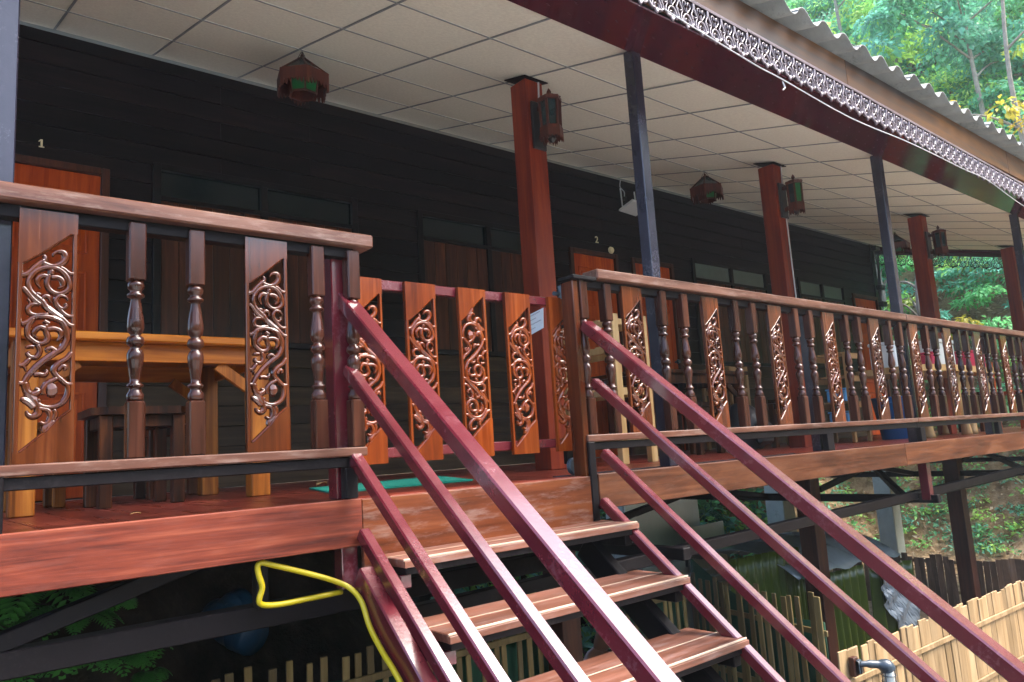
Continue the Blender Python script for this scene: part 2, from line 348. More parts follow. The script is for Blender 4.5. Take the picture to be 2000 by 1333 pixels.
# front wall with openings
OPEN = [(.08, 1.04, 0, 2.15), (1.31, 2.87, .99, 2.26), (3.45, 5.0, .99, 2.26), (5.27, 5.99, 0, 2.15), (6.21, 6.93, 0, 2.15), (7.30, 8.90, .99, 2.27), (9.68, 11.0, .99, 2.27), (11.23, 12.05, 0, 2.17)]
wall = box('front_wall', X0, 12.1, WY+.03, WY+.12, 0, 3.0, 'wallback', H, 0)
zz = .006; ri = 0
while zz < 3.02:
    z1 = min(zz+.139, cz(WY)-.01); zm = (zz+z1)/2
    cuts = sorted((a, b_) for a, b_, c, d in OPEN if c-.02 < zm < d)
    segs = []; cur = X0
    for a, b_ in cuts:
        if a > cur: segs.append((cur, a-.002))
        cur = b_+.002
    if cur < 12.1: segs.append((cur, 12.1))
    for a, b_ in segs:
        n = max(1, round((b_-a)/3.2)); off = (.35 if ri % 2 else -.35) if n > 1 else 0
        xs = [a]+[a+(b_-a)*q/n+off for q in range(1, n)]+[b_]
        for p, q in zip(xs, xs[1:]):
            # lapped board: bottom edge stands proud of the board below
            dy = random.uniform(0, .002); g = G()
            v = [(p+.001, WY-.012-dy, zz), (q-.001, WY-.012-dy, zz), (q-.001, WY-.001, z1-.001), (p+.001, WY-.001, z1-.001),
                 (p+.001, WY+.028, zz), (q-.001, WY+.028, zz), (q-.001, WY+.028, z1-.001), (p+.001, WY+.028, z1-.001)]
            g.add(v, [(0,1,2,3), (7,6,5,4), (0,4,5,1), (3,2,6,7), (0,3,7,4), (1,5,6,2)]).obj('wall_plank', 'wall' if zz > .97 else 'wall_lit', wall)
    zz += .14; ri += 1
box('end_wall', 12.02, 12.1, WY+.13, 9, 0, 3.6, 'wall', H, 0)
box('corner_board', 12.0, 12.13, WY-.03, WY-.016, 0, cz(WY)-.01, 'wall', H, .003)
# doors
def door(x0, x1, z1, panels=True):
    d = box('door', x0+.05, x1-.05, WY-.006, WY+.03, .01, z1-.05, 'door', H, .003)
    wdt = (x1-x0-.1); cw = wdt/2
    for cx in range(2):
        for za, zb in ((.14, .66), (.80, 1.44), (1.56, z1-.18)):
            a = x0+.05+cx*cw+.065*(1.1 if cx == 0 else .6); b_ = x0+.05+(cx+1)*cw-.065*(.6 if cx == 0 else 1.1)
            g = G()
            for p in ((a, a+.014, za, zb), (b_-.014, b_, za, zb), (a+.014, b_-.014, za, za+.014), (a+.014, b_-.014, zb-.014, zb)):
                g.box(p[0], p[1], WY-.018, WY-.0065, p[2], p[3], .003)
            g.box(a+.04, b_-.04, WY-.014, WY-.0065, za+.045, zb-.045, .006)
            g.obj('door_panel', 'door', d)
    for a, b_, c, e in ((x0, x0+.048, 0, z1), (x1-.048, x1, 0, z1), (x0+.05, x1-.05, z1-.048, z1)):
        box('door_frame', a, b_, WY-.035, WY+.03, c, e, 'doorframe', d, .003)
    g = G(); g.tube([(x1-.11, WY-.007, 1.0), (x1-.11, WY-.05, 1.0)], [.010, .010], 8); g.tube([(x1-.11, WY-.05, 1.0), (x1-.11, WY-.075, 1.0)], [.026, .022], 12)
    g.obj('door_handle', 'greyiron', d)
    return d
for a in (0, 3, 4, 7): door(OPEN[a][0], OPEN[a][1], OPEN[a][3])
# shuttered windows with glazed transoms
def window(x0, x1, z0, z1, glass):
    w_ = G()
    for p in ((x0, x0+.05, z0, z1), (x1-.05, x1, z0, z1), (x0+.05, x1-.05, z1-.045, z1), (x0+.05, x1-.05, z0, z0+.04), (x0+.05, x1-.05, z1-.265, z1-.235), ((x0+x1)/2-.025, (x0+x1)/2+.025, z0+.04, z1-.265), ((x0+x1)/2-.025, (x0+x1)/2+.025, z1-.235, z1-.045)):
        w_.box(p[0], p[1], WY-.03, WY+.025, p[2], p[3], .002)
    f = w_.obj('window', 'wall', H); xm = (x0+x1)/2
    for a, b_ in ((x0+.052, xm-.027), (xm+.027, x1-.052)):
        box('pane', a, b_, WY+.004, WY+.01, z1-.233, z1-.047, glass, f, 0)
        n = 6; wd = (b_-a)/n
        for q in range(n): box('shutter_board', a+q*wd+.0015, a+(q+1)*wd-.0015, WY-.012-random.uniform(0, .004), WY+.012, z0+.043, z1-.267, 'shutter', f, .003)
for i, gl in ((1, 'glass'), (2, 'glass'), (5, 'paleglass'), (6, 'paleglass')): window(*OPEN[i], gl)
# sloping tile ceiling
CX = [.70+.6*i for i in range(-3, 21)]; CX[-1] = X1+.02; CY = [2.535, 3.03, 3.63, 4.227, 4.826, WY-.02]
ce = G()
ce.add([(X0, 2.53, cz(2.53)+.03), (X1, 2.53, cz(2.53)+.03), (X1, WY+3, cz(WY+3)+.03), (X0, WY+3, cz(WY+3)+.03), (X0, 2.53, cz(2.53)+.05), (X1, 2.53, cz(2.53)+.05), (X1, WY+3, cz(WY+3)+.05), (X0, WY+3, cz(WY+3)+.05)],
       [(0,3,2,1), (4,5,6,7), (0,1,5,4), (1,2,6,5), (2,3,7,6), (3,0,4,7)])
ceil = ce.obj('ceiling', 'runner', H)
tcache = {}
for i in range(len(CX)-1):
    if CX[i] < X0: continue
    for j in range(len(CY)-1):
        wx = CX[i+1]-CX[i]; wy = (CY[j+1]-CY[j])/math.cos(SA); key = (round(wx, 3), round(wy, 3))
        if key not in tcache: tcache[key] = rawmesh('ceiling_tile', G().box(-wx/2+.004, wx/2-.004, -wy/2+.004, wy/2-.004, -.006, .006, .002), 'tile')
        ym = (CY[j]+CY[j+1])/2
        inst('ceiling_tile', tcache[key], ceil, ((CX[i]+CX[i+1])/2, ym, cz(ym)+.016+random.uniform(-.001, .001)), (SA+random.uniform(-.002, .002), random.uniform(-.002, .002), 0))
for xx in CX[1:-1]:
    bar('ceiling_runner', (xx, 2.54, cz(2.54)+.006), (xx, WY-.02, cz(WY-.02)+.006), .013, .004, 'runner', ceil, 0, (0, -SL, 1))
for yy in CY[1:-1]:
    bar('ceiling_runner', (X0+.02, yy, cz(yy)+.0035), (X1, yy, cz(yy)+.0035), .012, .003, 'runner', ceil, 0, (0, -SL, 1))
# columns through the deck, with thin caps at the ceiling
for i, xc in enumerate((.10, 3.13, 6.02, 9.09, 12.08)):
    c = box('column', xc-.075, xc+.075, 3.385, 3.535, -.0+.001, cz(3.385)-.012, 'column', H, .004)
    g = G(); y0, y1 = 3.355, 3.56
    g.add([(xc-.10, y0, cz(y0)-.010), (xc+.10, y0, cz(y0)-.010), (xc+.10, y1, cz(y1)-.010), (xc-.10, y1, cz(y1)-.010), (xc-.10, y0, cz(y0)-.003), (xc+.10, y0, cz(y0)-.003), (xc+.10, y1, cz(y1)-.003), (xc-.10, y1, cz(y1)-.003)],
          [(0,3,2,1), (4,5,6,7), (0,1,5,4), (1,2,6,5), (2,3,7,6), (3,0,4,7)]).obj('column_cap', 'darksteel', c)
    zg = -1.86 if i > 1 else float(hgt(xc, 3.46))-.05
    box('stilt', xc-.075, xc+.075, 3.385, 3.535, min(zg, -.5), -.112, 'stilt', H, .004)
    if i > 1: box('stilt_footing', xc-.17, xc+.17, 3.29, 3.63, -2.08, -1.861, 'concrete', H, .01)
for xc in (3.0, 6.0, 9.0, 12.0):
    box('concrete_pillar', xc-.13, xc+.13, 5.45, 5.71, -2.3, -.112, 'concrete', H, .01)
# slim dark posts carrying the eave
for xc in (.205, 3.105, 6.035, 9.2, 12.2):
    box('eave_post', xc-.034, xc+.034, 2.50, 2.57, .002, cz(2.57)-.004, 'blackpost', H, .004)
# eave: soffit sheet, fascia, carved lace boards, roofing sheets
EY = 2.075
g = G(); g.add([(X0, EY, cz(EY)-.004), (X1+.35, EY, cz(EY)-.004), (X1+.35, 2.53, cz(2.53)-.004), (X0, 2.53, cz(2.53)-.004), (X0, EY, cz(EY)+.006), (X1+.35, EY, cz(EY)+.006), (X1+.35, 2.53, cz(2.53)+.006), (X0, 2.53, cz(2.53)+.006)],
               [(0,3,2,1), (4,5,6,7), (0,1,5,4), (1,2,6,5), (2,3,7,6), (3,0,4,7)])
soff = g.obj('eave_soffit', 'soffit', H)
g = G()
for i in range(int((X1-1.5)/.14)):
    for j in range(3):
        xx = 1.5+i*.14+(j % 2)*.07; yy = 2.16+j*.12
        for dx, dy in ((0, 0), (.016, .010)):
            z = cz(yy+dy)-.0052
            g.add([(xx+dx, yy+dy, z), (xx+dx+.018, yy+dy, z), (xx+dx+.018, yy+dy+.003, z+SL*.003), (xx+dx, yy+dy+.003, z+SL*.003)], [(0,3,2,1)])
struct(g.obj('soffit_vents', 'black', soff), 'stuff')
for a, b_ in ((X0, 1.9), (1.903, 4.55), (4.553, 7.4), (7.403, 10.2), (10.203, X1+.38)):
    box('fascia_board', a, b_, EY-.055, EY-.020, 2.235, 2.445, 'fasciawood', H, .004)
    box('fascia_batten', a, b_, EY-.019, EY-.001, 2.185, 2.24, 'fasciawood', H, .003)
def lace_unit(g, x, P, Ht, fy):                        # one repeat, hanging from z=0 to -Ht, in the x,z plane
    def st(pts, r): 
        g.fr = .007; n = smooth_curve(pts, 3); g.tube([(x+p[0]*P, fy, p[1]*Ht) for p in n], r, 5, True, (0,1,0))
    for sgn in (0, 1):
        mx = lambda u: u if not sgn else 1-u
        st([(mx(.035), -.05), (mx(.04), -.24), (mx(.13), -.38), (mx(.2), -.5), (mx(.10), -.64), (mx(.06), -.8)], .0048)
        st([(mx(.03), -.52), (mx(.17), -.50)], .0055)
        st([(mx(.5), -.52), (mx(.36), -.40), (mx(.24), -.27), (mx(.30), -.15), (mx(.42), -.17), (mx(.42), -.27)], .0042)
        st([(mx(.5), -.54), (mx(.36), -.58), (mx(.24), -.70), (mx(.22), -.84)], .0055)
        st([(mx(.06), -.76), (mx(.22), -.86), (mx(.38), -.86), (mx(.5), -1.0)], .0075)
        st([(mx(.38), -.86), (mx(.36), -.74), (mx(.44), -.70)], .0045)
    st([(.5, -.5), (.5, -.42), (.5, -.34)], .005)
    st([(.5, -.84), (.5, -.99)], .0085)
NL = 10; P = .115
xl = X0+.02; bi = 0
lg = G()
for q in range(NL): lace_unit(lg, q*P, P, .165, 0)
lg.box(0, NL*P-.003, -.008, .008, -.012, .006, .001)
lace_me = rawmesh('lace_board', lg, 'lace', True)
while xl < X1+.2:
    drop = -.019*max(0, min(xl, 9)-2.8)+.0
    inst('lace_board', lace_me, H, (xl, EY-.066, 2.292+drop-.012), (0, .019, 0)); xl += NL*P
# lace and verge trim at the far gable end
lgD = G()
for q in range(8): lace_unit(lgD, q*.16, .16, .20, 0)
lgD.box(0, 8*.16, -.008, .008, -.012, .05, .001)
laceD_me = rawmesh('gable_lace_board', lgD, 'laceD', True)
GROT = Matrix(((0,-1,0),(math.cos(SA),0,-math.sin(SA)),(math.sin(SA),0,math.cos(SA)))).to_euler()
yy = 2.2
while yy < 7.5:
    inst('gable_lace_board', laceD_me, H, (X1+.30, yy, cz(yy)-.06), GROT); yy += 8*.16*math.cos(SA)
bar('verge_board', (X1+.32, 2.1, cz(2.1)+.01), (X1+.32, 8, cz(8)+.01), .03, .13, 'soffit', H, .003)
bar('gable_soffit', (X1+.17, 2.54, cz(2.54)+.012), (X1+.17, 8, cz(8)+.012), .30, .012, 'soffit', H, 0, (0, -SL, 1))
# corrugated sheets (each three corrugations wide, lapped)
PW = .24
def sheet():
    g = G(); n = 36; rows = [(1.915, 0), (5.0, 0), (8.5, 0)]
    for top in (0, 1):
        for (y, d) in rows:
            for i in range(n+1):
                xx = i/n*PW*3.06; ph = 2*math.pi*xx/PW; s_ = math.sin(ph)
                zz = 2.478+SL*(y-1.93)+.040*(s_*(1-.18*abs(s_)))+(.007 if top else 0); g.v.append((xx, y-1.915, zz))
    m_ = n+1
    for t in (0, 1):
        for r in range(2):
            for i in range(n):
                a = t*3*m_+r*m_+i; q = (a, a+1, a+m_+1, a+m_); g.f.append(q if t else q[::-1])
    for i in range(n): g.f.append((i, i+3*m_, i+1+3*m_, i+1)[::-1])
    for r in range(2):
        a = r*m_; b_ = (r+1)*m_; g.f.append((a, b_, b_+3*m_, a+3*m_)); g.f.append((a+n, a+n+3*m_, b_+n+3*m_, b_+n))
    return g
sheet_me = rawmesh('roof_sheet', sheet(), 'roof', True)
xx = X0; i = 0
while xx < X1+.3:
    inst('roof_sheet', sheet_me, H, (xx, 1.915+random.uniform(-.012, .012), (i % 2)*.006+random.uniform(0, .003)), (0, 0, random.uniform(-.002, .002))); xx += PW*3; i += 1
# steel frame below the deck
def beam(p, q, s=.075, m='darksteel'): return bar('steel_beam', p, q, s, s, m, H, .004)
beam((X0, 2.60, -.36), (2.4, 2.60, -.36)); beam((2.5, 2.62, -.46), (12.5, 2.62, -.30), .06)
beam((-.5, 2.60, -.512), (.95, 2.60, -.106), .052)
for xc in (6.12, 9.2, 12.2): box('hanger', xc-.033, xc+.033, 2.50, 2.566, -.44, -.112, 'steel', H, .003)
box('hanger', .945, .988, 2.535, 2.575, -.33, -.112, 'darksteel', H, .003)
box('hanger', 1.223, 1.285, 2.47, 2.53, -.305, -.112, 'steel', H, .003)
for xc in (3.08, 6.12, 9.1, 12.1): beam((xc, 2.45, -.43), (xc, 5.6, -.43), .06)
beam((2.0, 3.30, -.62), (12.5, 3.30, -.50), .07); beam((2.0, 4.5, -.30), (12.5, 4.5, -.30), .07)
for a, b_ in ((4.0, 6.0), (6.2, 4.2), (7.0, 9.0), (9.2, 7.2), (10, 12), (12.2, 10.2)): beam((a, 3.9, -.44), (b_, 3.9, -.14), .05)
for a, b_ in ((6.2, 8.9), (9.1, 12.0)): beam((a, 2.75, -.42), (b_, 4.4, -.15), .05)
for a, b_ in ((2.7, 5.5), (5.6, 8.2)): beam((a, 2.70, -.14), (b_, 2.70, -.14), .06)
bar('deck_joist', (X0, 3.0, -.15), (X1, 3.0, -.15), .06, .07, 'darksteel', H, 0); bar('deck_joist', (X0, 3.9, -.15), (X1, 3.9, -.15), .06, .07, 'darksteel', H, 0)
bar('deck_joist', (X0, 4.8, -.15), (X1, 4.8, -.15), .06, .07, 'darksteel', H, 0)
# wire bundle and switch box at the wall end
g = G()
for q in range(5):
    pts = smooth_curve([(12.02+.03*q, WY-.07-.01*q, 2.98), (12.05+.02*q, WY-.09, 2.6+.05*q), (11.98+.03*q, WY-.08, 2.3), (12.06, WY-.08, 2.0+.04*q)], 5); g.tube(pts, .006, 5)
for z in (2.96, 2.32, 2.05): g.box(12.0, 12.14, WY-.13, WY-.045, z-.04, z+.04, .01)
g.obj('cable_bundle', 'blackcable', H)
# ---------------------------------------------------------------- balustrades, gate, staircase
STROKES = [([(9,711),(25,717),(41,736),(56,752),(65,759),(65,769),(60,773)],[6.3,6.3,3.4]),([(59,752),(80,744),(98,748),(113,762),(117,776),(111,788),(99,789),(89,784),(85,774)],[6.3,7.1,2.1]),([(29,703),(42,724),(62,737),(82,740),(103,735),(120,718),(127,699),(126,681),(114,669),(99,664),(83,670),(73,686),(73,705),(77,718)],[5.9,6.3,5.5]),([(103,742),(114,737),(126,727),(138,726)],[5.5,5.5,5.0]),([(79,710),(61,714),(50,705),(48,691),(56,675)],[6.7,5.9,1.3]),([(81,711),(99,712),(110,703),(110,688),(99,680)],[6.3,5.9,1.7]),([(82,732),(82,719)],[5.9,6.3,6.3]),([(29,706),(27,687),(33,666),(47,651),(62,638),(71,624),(91,607),(112,591),(128,575),(141,572)],[5.0,7.1,5.5]),([(13,676),(24,664),(38,645),(58,628)],[5.5,5.5,5.5]),([(43,652),(48,660),(57,657)],[3.8,4.6,3.8]),([(60,645),(67,655),(78,651),(81,636)],[4.2,5.5,1.7]),([(126,645),(118,656),(103,658),(94,643),(100,627),(111,621),(121,629),(117,637)],[1.7,5.5,2.9]),([(95,635),(109,613),(125,600),(140,601)],[5.0,5.5,5.0]),([(50,629),(36,628),(28,617),(32,603),(48,598),(77,603)],[3.8,5.5,4.6]),([(25,643),(32,633),(29,620)],[1.3,2.9,3.8]),([(13,570),(28,578),(41,590),(63,595),(85,593),(108,585),(120,566),(124,540),(122,526),(111,504),(95,492),(69,470),(48,448),(31,424),(22,405),(10,406)],[5.5,6.7,5.5]),([(41,588),(29,567),(29,540),(39,527),(54,517),(70,521),(78,534),(73,551),(73,572)],[5.5,5.9,5.5]),([(73,559),(57,564),(45,553),(44,540),(53,530)],[6.7,5.9,1.3]),([(75,559),(93,562),(108,555),(109,540),(100,526)],[6.7,5.9,1.7]),([(67,583),(72,579),(81,575)],[4.6,5.5,4.2]),([(99,496),(87,506),(76,501),(77,492)],[5.0,5.0,2.1]),([(25,504),(34,508),(45,507)],[2.9,4.6,4.2]),([(53,513),(59,495),(51,479),(38,478),(29,487),(34,493)],[5.0,5.5,2.5]),([(35,474),(22,457),(9,454)],[4.6,5.5,4.2]),([(20,454),(26,444),(27,436)],[3.4,2.5,0.8]),([(137,494),(126,477),(108,464),(94,445),(100,428),(112,416),(126,403),(140,403)],[5.5,5.9,5.5]),([(104,441),(115,455),(123,450),(119,442)],[4.2,5.0,2.1]),([(46,428),(59,430),(70,428),(77,436),(74,443)],[5.0,5.5,2.5]),([(102,419),(80,406),(70,389),(72,373)],[5.0,5.9,5.0]),([(78,387),(90,388),(103,391)],[13.0,16.4,6.3]),([(127,404),(130,384),(125,362),(112,346),(91,337),(70,339),(57,347)],[4.6,5.9,5.9]),([(26,407),(30,386),(40,373),(53,377),(58,385),(49,391)],[7.1,7.6,2.9]),([(32,379),(48,358),(57,342),(58,321),(45,312),(34,318),(31,328)],[8.4,7.6,2.5]),([(16,363),(33,354),(50,335)],[3.8,7.1,6.3]),([(59,334),(81,329),(89,313),(84,296),(74,291),(63,297)],[5.9,5.9,2.9]),([(96,331),(100,317),(93,300)],[4.2,5.9,4.6]),([(58,360),(58,352)],[5.5,5.9,4.2]),([(74,267),(80,283),(97,299)],[6.3,8.4,6.3])]
TOPL = [(12, 746), (43, 770), (56, 779), (129, 844)]; BOTL = [(17, 214), (79, 270), (93, 288), (103, 300), (137, 327)]
PWD = .146
def carved_geo(z0=.182, z1=.905, th=.020):
    g = G(); q = lambda l: [(a/1000, b_/1000) for a, b_ in l]
    T = q(TOPL); B = q(BOTL); y0, y1 = -th/2, th/2
    g.box(.0004, .0125, y0+.0005, y1-.0005, .20, .76, .002); g.box(.1345, PWD-.0004, y0+.0005, y1-.0005, .31, .86, .002)
    g.prism([(0, z1), (0, .746)]+T+[(PWD, .844), (PWD, z1)], y0, y1)
    g.prism([(0, z0), (PWD, z0), (PWD, .327)]+B[::-1]+[(0, .214)], y0, y1)
    def st(p, r, fr, k=5):
        c = smooth_curve(p, k); n = len(c); rr = []
        for i in range(n):
            t = i/(n-1); rr.append(r[0]+(r[1]-r[0])*min(1, t*3) if t < .6 else r[1]+(r[2]-r[1])*(t-.6)/.4)
        g.fr = fr; g.tube([(a/1000, 0, b_/1000) for a, b_ in c], [x*1.5/1000 for x in rr], 8, True, (0,1,0))
    for i, (p, r) in enumerate(STROKES): st(p, r, .0108+.0003*(i % 4), 5 if len(p) > 3 else 4)
    st(TOPL, (3, 3.2, 3), .0118, 1); st(BOTL, (3.4, 3.4, 3.4), .0122, 1)
    return g
carved_me = rawmesh('carved_panel', carved_geo(), 'carved', False)
gate_carved_me = carved_me.copy(); gate_carved_me.materials.clear(); gate_carved_me.materials.append(M['gatecarved'])
for me in (carved_me, gate_carved_me):
    sm = [len(p.vertices) == 4 and p.area < 4e-5 for p in me.polygons]; me.polygons.foreach_set('use_smooth', sm)
def baluster_geo():
    g = G(); h = .0245
    g.box(-h, h, -h, h, .182, .352, .004); g.box(-h, h, -h, h, .722, .905, .004)
    prof = [(.020,.352), (.0245,.358), (.0252,.372), (.018,.384), (.0165,.392), (.0245,.397), (.0245,.402), (.0165,.408), (.0150,.42), (.019,.452), (.0242,.478), (.0245,.495), (.020,.507), (.0140,.513),
            (.0155,.518), (.0250,.526), (.0260,.535), (.0235,.546), (.0150,.552), (.0150,.556), (.0215,.563), (.0250,.58), (.0235,.60), (.0185,.635), (.0145,.662), (.0150,.668), (.0250,.673), (.0255,.679), (.017,.686), (.0165,.692), (.0235,.700), (.0245,.710), (.020,.722)]
    g.lathe(prof, 14); return g
bal_me = rawmesh('baluster', baluster_geo(), 'baluster')
bal_me.polygons.foreach_set('use_smooth', [len(p.vertices) == 4 and p.area < 2.2e-4 and p.center.z > .352 and p.center.z < .722 for p in bal_me.polygons])
BY = FY+.012
def screws(parent, x, z, y):
    pass
# left balustrade
Lb = thing('balustrade', 'left dark wooden balustrade with turned balusters and two carved scroll panels', 'balustrade', (.6, FY, 0), 'veranda balustrades')
g = G(); g.bar((X0, FY+.015, .9425), (1.362, FY+.015, .9425), .105, .050, (0,0,1), .006); g.obj('handrail', 'rail', Lb)
box('top_rail', X0, 1.30, FY+.002, FY+.05, .878, .9165, 'darksteel', Lb, .003)
box('bottom_rail', X0, 1.318, FY-.022, FY+.052, .150, .1815, 'rail', Lb, .004)
box('lower_rail', X0, 1.27, FY-.006, FY+.034, .112, .1485, 'darksteel', Lb, .003)
for x in (.322, .962): inst('carved_panel', carved_me, Lb, (x-.073, BY-.012, 0))
inst('carved_panel', carved_me, Lb, (-.32-.073, BY-.012, 0))
for x in (-.08, .10, .556, .732, 1.148, 1.288): inst('baluster', bal_me, Lb, (x, BY-.006, 0), (0, 0, random.uniform(-.03, .03)))
box('post', .168, .232, FY-.02, FY+.022, -.10, .149, 'darksteel', Lb, .003)
box('post', 1.222, 1.292, FY+.036, FY+.106, .002, .915, 'steel', Lb, .004)
box('post', 1.234, 1.280, FY-.012, FY+.032, .003, .111, 'darksteel', Lb, .003)
# right balustrade
Rb = thing('balustrade', 'long right wooden balustrade running away along the veranda beside the gate', 'balustrade', (6, FY, 0), 'veranda balustrades')
for a, b_ in ((2.560, 5.9), (5.902, 9.3), (9.302, X1-.1)):
    G().bar((a, FY+.015, .9425), (b_, FY+.015, .9425), .105, .050, (0,0,1), .006).obj('handrail', 'rail', Rb)
    box('bottom_rail', a-.13 if a < 3 else a, b_, FY-.022, FY+.052, .150, .1815, 'rail', Rb, .004)
    box('top_rail', a-.13 if a < 3 else a, b_, FY+.002, FY+.05, .878, .9165, 'darksteel', Rb, .003)
    box('lower_rail', a-.08 if a < 3 else a, b_, FY-.006, FY+.034, .112, .1485, 'darksteel', Rb, .003)
box('newel_cap', 2.40, 2.557, FY-.035, FY+.075, .905, .925, 'darksteel', Rb, .004)
box('newel', 2.415, 2.452, FY-.010, FY+.072, -.12, .904, 'carved', Rb, .004)
box('newel', 2.425, 2.468, FY-.028, FY-.0105, -.20, .15, 'darksteel', Rb, .004)
for i in range(16):
    px = 2.826+.646*i
    if px < X1-.2: inst('carved_panel', carved_me, Rb, (px-.073, BY-.012, 0))
    for bx in (px+.236, px+.412):
        if bx < X1-.15: inst('baluster', bal_me, Rb, (bx, BY-.006, 0), (0, 0, random.uniform(-.03, .03)))
for bx in (2.482, 2.645): inst('baluster', bal_me, Rb, (bx, BY-.006, 0))
for px in (4.62, 6.0, 7.6, 9.15, 10.7, 12.2): box('post', px-.04, px+.04, FY-.004, FY+.034, .005, .111, 'darksteel', Rb, .003); 
for px in (4.62, 7.6, 10.7): box('post', px-.035, px+.035, FY+.053, FY+.11, .005, .90, 'blackpost', Rb, .003)
# gate
Gt = thing('sliding_gate', 'wooden veranda gate with five carved scroll panels on a burgundy steel frame', 'gate', (1.95, 2.575, 0))
box('gate_rail', 1.335, 2.50, 2.575, 2.615, .800, .842, 'steel', Gt, .004); box('gate_rail', 1.335, 2.50, 2.575, 2.615, .135, .175, 'steel', Gt, .004)
for i, px in enumerate((1.395, 1.648, 1.911, 2.167, 2.430)):
    if i == 2: inst('carved_panel', gate_carved_me, Gt, (px+.073, 2.563, .182+.905-.066), (0, R(180), 0))
    else: inst('carved_panel', gate_carved_me, Gt, (px-.073, 2.563, -.066))
box('wheel_bracket', 2.435, 2.478, 2.58, 2.61, .055, .134, 'darksteel', Gt, .003)
g = G(); cx, cy, c_z = 2.457, 2.566, .044; n = 20
prof = [(.012, -.012), (.034, -.012), (.040, -.008), (.036, 0), (.040, .008), (.034, .012), (.012, .012)]
g.v = [(cx+r*math.cos(2*math.pi*k/n), cy+z, c_z+r*math.sin(2*math.pi*k/n)) for r, z in prof for k in range(n)]
g.f = [(i*n+k, i*n+(k+1) % n, (i+1)*n+(k+1) % n, (i+1)*n+k) for i in range(len(prof)-1) for k in range(n)]+[tuple(range(n)), tuple((len(prof)-1)*n+k for k in range(n))]
g.obj('wheel', 'greyiron', Gt)
g = G(); g.tube([(2.40, 2.56, .86), (2.52, 2.56, .86)], .010, 8); g.tube([(2.45, 2.56, .835), (2.45, 2.56, .90)], .016, 10); g.obj('latch', 'greyiron', Gt)
bar('gate_track', (2.35, 2.59, .002), (4.4, 2.59, .002), .02, .005, 'greyiron', Gt, 0)
# staircase
St = thing('staircase', 'steel staircase with wooden treads and burgundy box section handrails', 'staircase', (1.9, 1.2, -2.05))
SLP = .795; DEP = 2.6
for i in range(10):
    z = -.20-.2035*i; yf = 2.222-.2455*i; yb = yf+(.232 if i == 0 else .285); ym = (yf+yb)/2
    if z < -2.0: break
    tr = box('tread', 1.335, 2.47, yf+.012, yb, z-.052, z-.0285, 'darksteel', St, .002)
    box('tread_board', 1.325, 2.488, yf+.0145, ym-.003, z-.028, z, 'tread', tr, .003)
    box('tread_board', 1.325, 2.488, ym+.003, yb, z-.028, z-.001, 'tread', tr, .003)
    box('nosing_strip', 1.326, 2.487, yf+.008, yf+.0135, z-.006, z+.001, 'treadedge', tr, .001); box('nosing_board', 1.325, 2.488, yf, yf+.0135, z-.028, z-.0065, 'tread', tr, .001)
    box('filler_strip', 1.327, 2.486, ym-.0028, ym+.0028, z-.02, z+.0006, 'treadedge', tr, 0)
    for a in (1.322, 2.425): box('tread_bracket', a, a+.045, yf+.03, yb-.005, z-.098, z-.053, 'darksteel' if a > 2 else 'steel', tr, .003)
def rail3(name, x, w_, h, y0, z0, y1):
    p = (x, y0, z0); q = (x, y1, z0-SLP*(y0-y1)); return bar(name, p, q, w_, h, 'steel', St, .005)
YE = .15
for x, yy, dz in ((1.278, 2.51, 0), (2.475, 2.44, -.045)):
    rail3('handrail', x, .060, .052, yy, .735+dz, YE)
    rail3('side_rail', x-.004, .042, .042, yy-.03, .462+dz+.004, YE-.02)
    rail3('side_rail', x-.004, .042, .042, yy-.06, .115+dz+.03, YE-.05)
    rail3('side_rail', x-.002, .040, .045, 2.415, -.115, YE-.08)
bar('stringer', (1.292, 2.46, -.27), (1.292, .25, -2.06), .055, .10, 'steel', St, .005); bar('stringer', (2.39, 2.46, -.30), (2.39, .25, -2.07), .055, .11, 'darksteel', St, .005)
for xx in (1.278, 2.475): box('stair_post', xx-.03, xx+.03, .12, .18, -2.05, -1.10, 'steel', St, .004)
